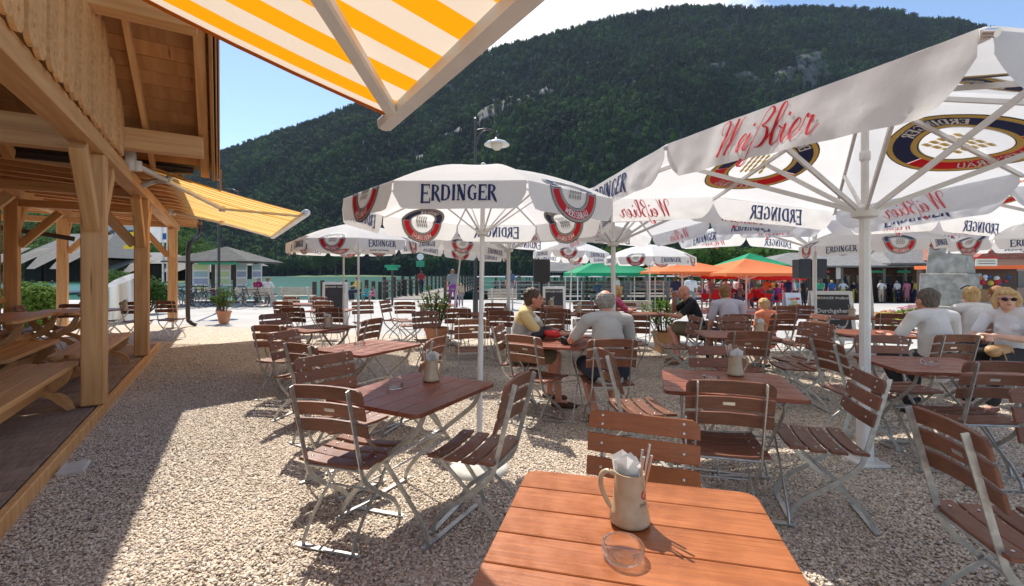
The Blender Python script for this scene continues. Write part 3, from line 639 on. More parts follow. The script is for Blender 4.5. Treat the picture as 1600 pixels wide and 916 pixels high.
def script_word(bm, fn):
    def pen(pts, k=1.0, sm=5):
        q = spline([(x, y, 0) for x, y in pts], sm); P, Wd = [], []
        for i, p in enumerate(q):
            d = (q[min(i+1, len(q)-1)]-q[max(i-1, 0)]).normalized(); P.append((p.x+p.y*.42, p.y)); Wd.append(k*(.026+.062*max(0, -d.y)**1.5))
        stroke(bm, P, Wd, fn, .2)
    pen([(.10, .62), (.0, .74), (.02, .92), (.16, 1.0), (.26, .86), (.25, .5), (.22, 0)]); pen([(.22, 0), (.38, .5), (.55, .98)], .9); pen([(.55, .98), (.54, .5), (.50, 0)]); pen([(.50, 0), (.62, .4), (.70, .85), (.78, 1.0)], .9)
    x = .78; fn0 = fn; fn = lambda u, v, o: fn0(u+.14, v, o)
    def e(x): pen([(x-.06, .12), (x+.14, .20), (x+.22, .36), (x+.14, .47), (x+.03, .36), (x+.0, .16), (x+.09, 0), (x+.22, .05), (x+.32, .18)])
    def i(x): pen([(x-.05, .15), (x+.03, .45), (x+.0, .12), (x+.07, 0), (x+.16, .05), (x+.25, .2)]); stroke(bm, [(x+.04+.27, .62), (x+.07+.29, .69)], .075, fn)
    e(.80); i(1.10)
    pen([(1.16, -.22), (1.10, -.38), (1.22, -.42), (1.34, -.25), (1.37, .4), (1.42, .85), (1.56, 1.0), (1.68, .88), (1.60, .66), (1.48, .56), (1.66, .46), (1.72, .24), (1.62, .03), (1.50, .02)])
    pen([(1.70, .12), (1.92, .45), (2.06, .85), (2.00, 1.0), (1.90, .9), (1.88, .5), (1.88, .15), (1.97, 0), (2.10, .1), (2.12, .34), (2.02, .44)]); pen([(2.02, .44), (2.14, .36), (2.24, .34)], .8)
    i(2.22); e(2.50); pen([(2.78, .15), (2.86, .5), (2.92, .42), (3.04, .42), (3.02, .14), (3.10, 0), (3.22, .08), (3.30, .2)])
# ---------------------------------------------------------------- folding chairs and tables
def slat_bm(Lx, w, th, bow=0, round_=0, bev=.003):
    """slat along x, width along y, thickness z, bowed in z"""
    bm = B(); rows = []
    xs = [-.5, -.485, -.465, -.43, -.25, 0, .25, .43, .465, .485, .5] if round_ else [-.5, -.25, 0, .25, .5]
    for x in xs:
        x = x*Lx; e = round_*max(0, (abs(x)-Lx/2+round_)/round_)**2 if round_ else 0; z = bow*(1-(2*x/Lx)**2)
        rows.append([bm.verts.new((x, a, z+b)) for a, b in ((-w/2+e*0, -th/2), (w/2-e, -th/2), (w/2-e, th/2), (-w/2, th/2))])
    for r0, r1 in zip(rows, rows[1:]):
        for k in range(4): bm.faces.new((r0[k], r0[(k+1) % 4], r1[(k+1) % 4], r1[k]))
    bm.faces.new(rows[0]); bm.faces.new(rows[-1])
    bmesh.ops.recalc_face_normals(bm, faces=bm.faces)
    bmesh.ops.bevel(bm, geom=[e for e in bm.edges if e.calc_length() > .02 and len(e.link_faces) == 2 and e.calc_face_angle(0) > .8], offset=bev, segments=1, affect='EDGES')
    return bm
def make_chair(name, wood, label):
    c = thing(name, label, 'chair')
    th = .25                                          # backrest lean
    def up(z): return -.185-(z-.45)*math.tan(th)*1.0  # y of the upright at height z
    me = mesh(slat_bm(.455, .076, .017, -.022, .03)); me2 = mesh(slat_bm(.455, .076, .017, -.022))
    for k, z in enumerate((.832, .738, .644)):
        o = link('back_slat', me if k == 0 else me2, wood, c); o.matrix_local = Matrix.Translation((0, up(z)+.022, z)) @ Matrix.Rotation(PI/2-th*-1, 4, 'X') if False else Matrix.Translation((0, up(z)+.034, z)) @ Matrix.Rotation(PI/2+th, 4, 'X')
        bm = B()
        for s in (-1, 1):
            for dz in ((-.018, .018) if k == 0 else (0,)):
                bmesh.ops.create_uvsphere(bm, u_segments=6, v_segments=4, radius=.0075, matrix=Matrix.Translation((s*.165, dz, -.018)) @ Matrix.Diagonal((1, 1, .5, 1)))
        link('bolt', mesh(bm, 180), m_bolt, o)
        if k == 1: bm = B(); box(bm, (0, 0, .0), (.062, .018, .003)); link('maker_plate', mesh(bm), m_bolt, o, (0, 0, -.0115))
    ms = mesh(slat_bm(.44, .082, .018, -.014))
    for k in range(4):
        y = .165-k*.103; o = link('seat_slat', ms, wood, c, (0, y, .455-.012*math.sin(PI*(k+.5)/4)*1.0), (R(-3+2*k), 0, 0))
        bm = B()
        for s in (-1, 1): bmesh.ops.create_uvsphere(bm, u_segments=6, v_segments=4, radius=.007, matrix=Matrix.Translation((s*.165, 0, .006)) @ Matrix.Diagonal((1, 1, .5, 1)))
        link('bolt', mesh(bm, 180), m_bolt, o)
    for s in (-1, 1):
        bm = B(); x = s*.172
        flatbar(bm, spline([(x, up(.872), .872), (x, up(.66), .66), (x, up(.47), .47), (x, -.150, .36), (x, -.03, .25), (x, .12, .14), (x, .19, .05), (x, .195, .012)], 4), .007, .026, (1, 0, 0))
        fr = obj('upright', bm, m_steel, c)
        bm = B(); x = s*.155
        flatbar(bm, spline([(x, .185, .435), (x, .10, .36), (x, -.02, .25), (x, -.15, .14), (x, -.215, .05), (x, -.225, .012)], 4), .007, .022, (1, 0, 0)); obj('leg', bm, m_steel, c)
        bm = B(); flatbar(bm, [(s*.163, .19, .436), (s*.163, 0, .432), (s*.163, -.19, .43)], .006, .02, (1, 0, 0)); obj('seat_rail', bm, m_steel, c)
    bm = B(); flatbar(bm, [(-.20, .195, .010), (.20, .195, .010)], .030, .006, (0, 1, 0)); obj('foot_bar', bm, m_steel, c)
    bm = B(); flatbar(bm, [(-.20, -.225, .010), (.20, -.225, .010)], .030, .006, (0, 1, 0)); obj('foot_bar', bm, m_steel, c)
    bm = B(); tube(bm, [(-.17, -.185, .425), (.17, -.185, .425)], .0075, 6); tube(bm, [(-.15, -.02, .25), (.15, -.02, .25)], .006, 6); tube(bm, [(-.155, .165, .415), (.155, .165, .415)], .006, 6); obj('cross_rod', bm, m_steel, c)
    return freeze(c)
CH = make_chair('folding_chair', m_slat, 'x'); CHO = None
used = [False]
CHG = 'slatted folding chairs of the beer garden'
def chair(x, y, yaw, label, tilt=0):
    """yaw in degrees = direction the sitter looks"""
    loc = (x, y, gz(x, y)+(.012 if y < 9.6 else 0)); rz = R(yaw-90)
    if not used[0]: used[0] = True; CH.location = loc; CH.rotation_euler = (0, 0, rz); CH['label'] = label; CH['group'] = CHG; return CH
    return dup(CH, loc, rz, label, CHG)
def make_table(name, wood, label, w=.80, d=.70, h=.74):
    t = thing(name, label, 'table')
    n = 5; pw = d/n
    for k in range(n):
        bm = B(); x = w/2; y0 = -pw/2+.002; y1 = pw/2-.002; c = .045
        if k == 0: poly = [(-x, y1)]+[(-x+c-c*math.cos(a), y0+c-c*math.sin(a)) for a in [j*PI/8 for j in range(5)]]+[(x-c+c*math.cos(a), y0+c-c*math.sin(a)) for a in [PI/2-j*PI/8 for j in range(5)]]+[(x, y1)]
        elif k == n-1: poly = [(x, y0)]+[(x-c+c*math.cos(a), y1-c+c*math.sin(a)) for a in [j*PI/8 for j in range(5)]]+[(-x+c-c*math.cos(a), y1-c+c*math.sin(a)) for a in [PI/2-j*PI/8 for j in range(5)]]+[(-x, y0)]
        else: poly = [(-x, y0), (x, y0), (x, y1), (-x, y1)]
        prism(bm, poly, .024); bmesh.ops.recalc_face_normals(bm, faces=bm.faces)
        bmesh.ops.bevel(bm, geom=[e for e in bm.edges if len(e.link_faces) == 2 and e.calc_face_angle(0) > .8 and abs(e.verts[0].co.z-e.verts[1].co.z) < .001], offset=.0022, segments=1, affect='EDGES')
        link('top_plank', mesh(bm), wood, t, (0, -d/2+pw*(k+.5), h-.012))
    for s in (-1, 1):
        x = s*(w/2-.12)
        bm = B(); flatbar(bm, [(x, -d/2+.05, h-.03), (x, d/2-.05, h-.03)], .025, .006, (1, 0, 0)); obj('top_rail', bm, m_steel, t)
        for q in (-1, 1):
            xx = x+q*.008
            bm = B(); flatbar(bm, spline([(xx, q*.30, h-.035), (xx, q*.24, h-.14), (xx, 0, .40), (xx, -q*.26, .13), (xx, -q*.32, .012)], 5), .007, .028, (1, 0, 0)); obj('leg', bm, m_steel, t)
    for q in (-1, 1):
        bm = B(); flatbar(bm, [(-w/2+.08, q*.32, .012), (w/2-.08, q*.32, .012)], .03, .006, (0, 1, 0)); obj('foot_bar', bm, m_steel, t)
    bm = B(); tube(bm, [(-w/2+.12, 0, .40), (w/2-.12, 0, .40)], .008, 6); tube(bm, [(-w/2+.12, .2, .2), (w/2-.12, -.05, .36)], .005, 6); obj('cross_rod', bm, m_steel, t)
    return freeze(t)
TB = make_table('folding_table', m_table, 'x'); usedt = [False]; TBG = 'folding tables of the beer garden'
def table(x, y, yaw, label):
    loc = (x, y, gz(x, y)+.012)
    if not usedt[0]: usedt[0] = True; TB.location = loc; TB.rotation_euler = (0, 0, R(yaw)); TB['label'] = label; TB['group'] = TBG; return TB
    return dup(TB, loc, R(yaw), label, TBG)
t1 = make_table('folding_table', m_table_sun, 'x', w=.77); t1.location = (.350, 1.265, .002); t1.rotation_euler = (0, 0, R(-13.8)); tag(t1, 'orange brown folding table in the foreground, lit by the sun', 'table', TBG)
table(-.60, 2.82, 62, 'folding table beside the parasol pole, left of the foreground table, with a mug')
table(-1.42, 4.50, 61, 'folding table with only a glass ashtray, second in the left row')
table(-2.62, 6.10, 60, 'folding table with mug and ashtray, third in the left row')
table(1.42, 3.02, -17, 'folding table in the middle right with an upright mug and an ashtray')
table(3.34, 3.62, -10, 'folding table at the right in front of the man in the white shirt')
table(.42, 4.82, -18, 'folding table shared by the two seated men, a red and black bag on it')
table(2.66, 5.42, -10, 'folding table in front of the man and the boy in orange')
table(1.28, 8.25, -5, 'folding table behind the grey haired man, left of the white pole')
table(.72, 10.0, -5, 'folding table before the chalkboard by the speaker pole')
table(-1.72, 10.6, 5, 'round looking far folding table in front of the oleander')
table(-.62, 8.15, -8, 'folding table just left of the seated man in the yellow sweater')
table(5.75, 7.65, -4, 'long looking table with a white jug beside the lettered chalkboard')
table(-5.0, 11.0, 0, 'farthest folding table of the left group')
table(-3.62, 9.1, 3, 'folding table in the crowded left group of chairs')
table(4.35, 5.55, -10, 'folding table between the white shirted man and the blonde woman')
table(2.30, 8.25, 5, 'folding table between the woman in pink and the bald man')
table(-8.3, 9.2, -5, 'folding table with a mug seen between the timber posts')
table(6.5, 6.7, -10, 'folding table of the guests beyond the blonde woman')
for c in [
 (-.90, 2.60, 73, 'folding chair nearest the camera on the left, its back to us'),
 (-.20, 2.66, 160, 'folding chair right of the parasol pole, turned sideways to its table'),
 (-1.17, 3.17, -38, 'folding chair at the left side of the mug table, its slats facing us'),
 (-1.62, 4.00, 57, 'folding chair behind the left front pair, back to us at the ashtray table'),
 (-2.10, 4.62, -12, 'pale lit folding chair at the left edge of the ashtray table'),
 (-3.30, 6.55, -40, 'outermost folding chair of the left row, slats catching the sky'),
 (-2.72, 5.42, 80, 'folding chair pushed under the near side of the third table in the left row'),
 (-2.05, 5.98, 163, 'folding chair on the right of the third left table, back turned to the plaza'),
 (-5.75, 12.1, 88, 'far folding chair in the back row, left one'), (-5.0, 12.0, 92, 'far folding chair in the back row, second from the left'),
 (-4.95, 10.1, 86, 'folding chair in the middle row of the crowded left group, left one'), (-4.15, 10.2, 94, 'folding chair in the middle row of the crowded left group, right one'),
 (-3.80, 8.15, 85, 'folding chair in the front row of the crowded left group, left one'), (-3.18, 8.1, 95, 'folding chair in the front row of the crowded left group, right one'),
 (-3.1, 9.6, -60, 'folding chair beside the open chalkboard in the left group'),
 (-2.62, 10.2, -14, 'lone folding chair facing right on the sunny paving'),
 (-2.30, 10.0, 90, 'folding chair with its back to us left of the oleander'),
 (-2.0, 9.0, 200, 'folding chair half behind others left of the oleander'),
 (-1.22, 6.95, -55, 'folding chair turned towards us in front of the terracotta pot'),
 (-.92, 7.95, 90, 'folding chair behind the parasol pole, back to us'), (-.35, 8.9, -95, 'folding chair on the far side of the table left of the pole'),
 (-.55, 6.12, 98, 'sturdy folding chair left of the man in the yellow sweater, back to us'),
 (.10, 5.20, -12, 'folding chair the man in the yellow sweater sits on'),
 (-.93, 4.20, 165, 'folding chair between two left tables seen over the mug'),
 (.26, 4.50, 50, 'empty folding chair in front of the man in the yellow sweater'),
 (.89, 4.32, 92, 'folding chair the grey haired man sits on'),
 (.96, 3.45, 4, 'folding chair seen edge on before the grey haired man'),
 (1.25, 2.72, 76, 'folding chair at the near side of the middle right table, back to us'),
 (1.88, 2.79, 162, 'folding chair in the right foreground turned to the left in open gravel'),
 (1.99, 1.77, -14, 'large folding chair cut off at the lower right corner'),
 (2.98, 3.92, -5, 'folding chair seen edge on left of the big white pole'),
 (3.12, 4.98, 172, 'folding chair facing left between the white poles'),
 (4.2, 6.6, 176, 'folding chair right of the boy in orange'),
 (1.66, 3.46, -92, 'folding chair beyond the middle right table, facing us behind the mug'),
 (2.42, 4.88, 90, 'folding chair with its back to us before the man in the lilac shirt'),
 (3.05, 6.02, -88, 'folding chair facing us beside the white jug, before the lilac shirt'),
 (3.28, 6.85, 92, 'folding chair of the man in the lilac shirt'), (4.0, 7.0, 100, 'folding chair of the boy in orange'),
 (2.30, 6.35, 178, 'folding chair sideways below the bald man'), (3.05, 7.45, 178, 'folding chair the bald man sits on'),
 (1.72, 6.65, 90, 'folding chair right of the white pole with its back to us'), (2.28, 8.95, -90, 'folding chair facing us beside the woman in pink'), (1.85, 8.5, 40, 'folding chair of the woman in pink'),
 (.80, 7.85, 80, 'folding chair just left of the grey haired head'), (1.55, 9.5, -85, 'folding chair above the grey haired shoulder, facing us'),
 (.55, 9.3, 60, 'folding chair left of the speaker chalkboard table'), (.62, 11.0, -90, 'farthest folding chair below the speaker chalkboard'), (-.15, 7.45, 80, 'folding chair behind the head of the man in the yellow sweater'),
 (.5, 7.0, 120, 'folding chair behind the red and black bag'), (1.25, 7.1, 80, 'folding chair between the bag and the grey shirt'),
 (5.0, 8.5, 82, 'folding chair below the white sandwich board, left one'), (5.42, 8.7, 78, 'folding chair below the white sandwich board, right one'),
 (3.40, 5.35, 200, 'tilted looking folding chair left of the big white pole, slats lit'),
 (3.48, 4.10, -98, 'folding chair facing us at the far side of the right table'),
 (4.27, 4.62, 92, 'folding chair the man in the white shirt sits on'),
 (3.28, 3.28, 84, 'folding chair at the right with its back to us, near side of the right table'),
 (2.74, 2.06, -100, 'folding chair cut by the right edge, slats facing us'),
 (5.55, 4.95, 186, 'folding chair of the blonde woman with sunglasses'), (5.9, 5.72, 95, 'folding chair of the woman with the pink flower'), (6.5, 6.0, 95, 'folding chair of the man in the grey blue shirt'),
 (5.75, 6.9, 60, 'folding chair before the flower bed'),
 (-8.95, 9.9, 88, 'dark folding chair just right of the nearest timber post'), (-8.15, 9.95, 92, 'dark folding chair left of the second timber post'), (-7.7, 10.3, 95, 'dark folding chair right of the second timber post'),
 (-8.5, 8.6, -80, 'dark folding chair with white table light behind it between the posts'), (-8.9, 8.55, 30, 'dark folding chair left of the nearest timber post'),
]: chair(*c)
# foreground chair with the warm, sunlit backrest
fc = make_chair('folding_chair', m_slat_sun, 'x'); fc.location = (.46, 1.70, .002); fc.rotation_euler = (0, 0, R(-112-90)); tag(fc, 'sunlit orange brown folding chair facing us across the foreground table', 'chair', CHG)
# ---------------------------------------------------------------- things on the tables
def mug(x, y, z, yaw, label, napkin=True, s=1.0, seed=1, logo=True):
    m = thing('stoneware_mug', label, 'mug', (x, y, z), R(yaw), 'stoneware mugs holding cutlery and napkins'); m.scale = (s, s, s)
    bm = B(); lathe(bm, [(0, .002), (.052, .002), (.058, .008), (.058, .016), (.050, .045), (.045, .09), (.042, .135), (.043, .146), (.0395, .146), (.038, .135), (.041, .09), (.046, .04), (0, .03)], 32); obj('body', bm, m_stone, m, 60)
    bm = B(); tube(bm, spline([(-.042, 0, .132), (-.060, 0, .138), (-.078, 0, .128), (-.083, 0, .10), (-.074, 0, .07), (-.060, 0, .045), (-.050, 0, .034)], 5), [.0075]*31, 8); obj('handle', bm, m_stone, m, 180)
    rnd = random.Random(seed)
    if logo:
        def onmug(u, v, off=0):
            z_ = v; r = np.interp(z_, [.016, .045, .09, .135], [.058, .050, .045, .042])+.0012+off; return Vector((r*math.cos(u/r-.45), r*math.sin(u/r-.45), z_))
        pr = B()
        for (x0, x1, z0, z1) in ((-.011, .011, .088, .090), (-.007, .007, .098, .100)):
            vs = [pr.verts.new(onmug(x, z_)) for x, z_ in ((x0, z0), (x1, z0), (x1, z1), (x0, z1))]; pr.faces.new(vs)
        for k in range(14):
            a0, a1 = k*2*PI/14, (k+1)*2*PI/14
            pr.faces.new([pr.verts.new(onmug(.011*f*math.cos(a), .092+.012*f*math.sin(a))) for f, a in ((.72, a0), (1, a0), (1, a1), (.72, a1))])
        o = obj('emblem', pr, m_red, m)
        strokes_obj('lettering', 'ERDINGER', lambda u, v, o_: onmug(u*.0085-.0195, .064+v*.009, o_*.2), m_blue, m, cond=.62)
    if napkin:
        bm = B()
        for k in range(5):
            a = rnd.uniform(-.5, .5); p = Vector((-.012+.008*k-.008, rnd.uniform(-.018, .018), .11)); wv = .042; hh = .075+rnd.uniform(0, .02)
            q = [p+Vector((-wv/2, 0, 0)), p+Vector((wv/2, .004, 0)), p+Vector((wv*.7, rnd.uniform(-.01, .01), hh*.75)), p+Vector((.0, rnd.uniform(-.014, .014), hh)), p+Vector((-wv*.75, 0, hh*.8))]
            for v in q: v.rotate(Matrix.Rotation(a, 3, 'Z'))
            vs = [bm.verts.new(v) for v in q]; cv = bm.verts.new(p+Vector((0, .014*rnd.choice((-1, 1)), hh*.5)))
            for i in range(5): bm.faces.new((vs[i], vs[(i+1) % 5], cv))
        bmesh.ops.solidify(bm, geom=bm.faces[:], thickness=.0012); obj('napkin', bm, m_paper, m)
    for k in range(5):
        bm = B(); a = rnd.uniform(-.25, .25); b0 = Vector((.012+.004*k, rnd.uniform(-.02, .02), .03)); tp = b0+Vector((.022+.006*k*.5, a*.10, .185+rnd.uniform(-.02, .012)))
        n_ = 7; pts = [b0.lerp(tp, i/n_) for i in range(n_+1)]; tube(bm, pts, [.002, .002, .002, .0022, .0026, .003, .0042, .0046], 6); obj('cutlery', bm, m_bolt if k != 2 else m_slat, m, 60)
    return m
def ashtray(x, y, z, label):
    a = thing('ashtray', label, 'ashtray', (x, y, z), 0, 'round glass ashtrays')
    bm = B(); lathe(bm, [(0, 0), (.044, 0), (.050, .004), (.0535, .012), (.0545, .032), (.052, .036), (.047, .034), (.045, .012), (.040, .0075), (0, .0075)], 48); obj('dish', bm, m_glass, a, 50)
    return a
# ---------------------------------------------------------------- parasols
def emblem(fn, parent, r=1.0, edge=None):
    """round brewery emblem mapped through fn(u, v, off), unit radius scaled by r; every layer visible from both sides"""
    def ring(bm, r0, r1, a0, a1, off, n=None, m=3):
        n = n or max(6, int(abs(a1-a0)/.14))
        for s in (off, -off):
            g = [[bm.verts.new(fn(r*(r0+(r1-r0)*j/m)*math.cos(a0+(a1-a0)*i/n), r*(r0+(r1-r0)*j/m)*math.sin(a0+(a1-a0)*i/n), s)) for j in range(m+1)] for i in range(n+1)]
            for x, y in zip(g, g[1:]):
                for j in range(m): bm.faces.new((x[j], y[j], y[j+1], x[j+1]))
    L_ = []
    bm = B(); ring(bm, .98, 1.0, 0, 2*PI, .0035); ring(bm, .56, .575, 0, 2*PI, .0062); o = link('emblem_outline', mesh0(bm, 'o'), m_black, parent)
    bm = B(); ring(bm, .57, .66, 0, 2*PI, .003, m=1); ring(bm, .90, .98, 0, 2*PI, .003, m=1); link('emblem_ring', mesh0(bm, 'o'), edge or m_gold, parent)
    bm = B(); ring(bm, .66, .90, R(-4), R(184), .0055); link('emblem_blue_band', mesh0(bm, 'o'), m_blue, parent)
    bm = B(); ring(bm, .66, .90, R(186), R(354), .0055); link('emblem_red_band', mesh0(bm, 'o'), m_red, parent)
    bm = B()
    for k in range(5):      # ears of grain
        x0 = -.22+.11*k
        for off in (.007, -.007):
            for j in range(4):
                px = x0+.05*j; py = -.30+.16*j
                q = [(px-.035, py), (px+.02, py+.03), (px+.045, py+.16), (px-.02, py+.12)]
                bm.faces.new([bm.verts.new(fn(r*a, r*b, off)) for a, b in q])
    link('emblem_grain', mesh0(bm, 'o'), edge or m_gold, parent)
    bm = B(); rr = .69; H = .19
    def arc(word_, a_mid, top):
        for off in (.0085, -.0085):
            wd = textwidth(word_, .82)*H; x = 0
            for c in word_:
                for p, w in GL[c][1:]:
                    def f2(u, v, o_):
                        s_ = x+u*H-wd/2
                        if top: a = PI/2-s_/.78; q = rr+v*H
                        else: a = -PI/2+s_/.78; q = .875-v*H
                        return fn(r*q*math.cos(a), r*q*math.sin(a), off)
                    stroke(bm, [(px*.82, py) for px, py in p], w if not isinstance(w, list) else [z*.9 for z in w], f2, .3)
                x += (GL[c][0]+.05)*.82*H
    arc('ERDINGER', 0, True); arc('WEISSBRÄU', 0, False)
    link('emblem_lettering', mesh0(bm, 'o'), m_wprint, parent)
def make_parasol():
    """round eight panel parasol, edge at height 2.0, foot on the ground"""
    Rr, H, AP = 1.0, 2.0, 2.30; n = 8; t = thing('parasol', 'x', 'parasol')
    def prof(s): return H+(AP-H)*(1-(1-s)**1.75)       # s 0 edge .. 1 apex, domed
    pa = lambda i: 2*PI*(i+.5)/n
    for i in range(n):
        md = pa(i); e = Vector((math.cos(md), math.sin(md), 0)); tg = Vector((-e.y, e.x, 0)); ap = Rr*math.cos(PI/n); hw = Rr*math.sin(PI/n)
        bm = B(); g = []
        for j in range(11):
            s = j/10; row = []
            for k in range(7):
                u = (-1+2*k/6); sag = -.018*math.cos(u*PI/2)*math.sin(PI*min(1, s*1.2+.05))
                row.append(bm.verts.new(e*ap*(1-s*.985)+tg*hw*(1-s*.985)*u+Vector((0, 0, prof(s)+sag))))
            g.append(row)
        for a, b in zip(g, g[1:]):
            for k in range(6): bm.faces.new((a[k], a[k+1], b[k+1], b[k]))
        pn = link('canopy_panel', mesh(bm, 180), m_cloth, t)
        VH = .165
        def vf(u, v, off): # valance point: u metres along, v metres below the edge
            rp = .008*math.sin(u*9+i)*(v/VH); fl = v*.10
            return e*(ap+off+rp+fl)+tg*u+Vector((0, 0, H-v+.002))
        bm = B(); g = []; nk = 16
        for k in range(nk+1):
            u = hw*(-1+2*k/nk)*.985; x = abs(-1+2*k/nk); low = VH*(1-.55*max(0, (x-.82)/.18)**2)
            g.append([bm.verts.new(vf(u, low*j/4, 0)) for j in range(5)])
        for a, b in zip(g, g[1:]):
            for j in range(4): bm.faces.new((a[j], b[j], b[j+1], a[j+1]))
        vl = link('valance', mesh(bm, 180), m_cloth, t)
        if i % 2 == 0:
            Ht = .092; wd = (textwidth('ERDINGER', .8)+.12)*Ht
            for off, m in ((.0035, m_blue), (-.0035, m_bluei)):
                bm = B(); word(bm, 'ERDINGER', lambda u, v, o_: vf(u*Ht-wd/2, .118-v*Ht, off+math.copysign(o_*.02, off))); link('lettering', mesh0(bm, 't'), m, vl)
        else:
            def ef(u, v, off):
                if v < 0: return vf(u, -v, off)
                s = v/1.0; sag = -.018*math.cos(max(-1, min(1, u/(hw*(1-s))))*PI/2)*math.sin(PI*min(1, s*1.2+.05))
                return e*ap*(1-s*.985)+tg*u+Vector((0, 0, prof(s)+sag+off+(.002 if off > 0 else 0)))
            emblem(lambda u, v, off: ef(u, v-.00, off), pn, .205, m_grey)
    for i in range(n):
        a = 2*PI*i/n; e = Vector((math.cos(a), math.sin(a), 0))
        bm = B(); beam(bm, Vector((0, 0, AP-.03))+e*.04, e*Rr*.98+Vector((0, 0, H-.012)), .012, .012)
        for j in range(1): pass
        obj('rib', bm, m_white, t)
        bm = B(); beam(bm, Vector((0, 0, 1.82))+e*.04, e*Rr*.52+Vector((0, 0, prof(.46)-.035)), .01, .01); obj('strut', bm, m_white, t)
    bm = B(); tube(bm, [(0, 0, .05), (0, 0, AP)], .018, 12); p = obj('pole', bm, m_white, t, 60)
    bm = B(); tube(bm, [(0, 0, .05), (0, 0, 1.1)], .0215, 12); obj('lower_tube', bm, m_white, p, 60)
    bm = B(); lathe(bm, [(.02, 1.79), (.045, 1.80), (.045, 1.84), (.02, 1.85)], 12); obj('runner', bm, m_white, t, 60)
    bm = B(); lathe(bm, [(0, AP+.055), (.018, AP+.045), (.022, AP+.02), (.012, AP)], 12); obj('finial', bm, m_white, t, 60)
    bm = B(); lathe(bm, [(0, .105), (.045, .105), (.05, .085), (.20, .075), (.225, .055), (.235, .02), (.225, 0), (0, 0)], 28); obj('foot', bm, m_conc, t, 50)
    return freeze(t)
PB = make_parasol(); PG = 'round lettered parasols'
def parasol(k, x, Y, rz, label, tilt=(0, 0), dz=0, first=False, sc=1):
    X = (x-800)*Y/F; z = gz(X, Y)
    if first: o = PB; o['label'] = label; o['group'] = PG; o.location = (X, Y, z+dz); o.rotation_euler = (R(tilt[0]), R(tilt[1]), R(rz))
    else: o = dup(PB, (X, Y, z+dz), 0, label, PG, rot=(R(tilt[0]), R(tilt[1]), R(rz)), scale=sc)
    return o
th8 = math.degrees(4.2409)
parasol(0, 748, 3.42, th8-45*0, 'nearest round parasol, white with navy lettering on its valance', (0, -1.7), -.03, True)
parasol(1, 560, 7.6, 18, 'round parasol left of the nearest one, in front of its twin')
parasol(2, 537, 8.6, 38, 'round parasol half hidden behind its twin at the left')
parasol(3, 704, 9.4, 30, 'round parasol leaning to the right behind the nearest one', (0, 7), .03)
parasol(4, 889, 11.4, 10, 'round parasol on a slim slanting pole beside the white pole', (-2, 3), -.02)
parasol(5, 1015, 10.3, -12, 'round parasol above the woman in pink', (0, 0), -.16)
parasol(6, 1368, 7.7, 8, 'round parasol behind the big square pole, its pole leaning', (0, -4), .0)
parasol(7, 1605, 7.3, 22, 'round parasol cut by the right edge beside the stone pedestal', (0, 0), 0)
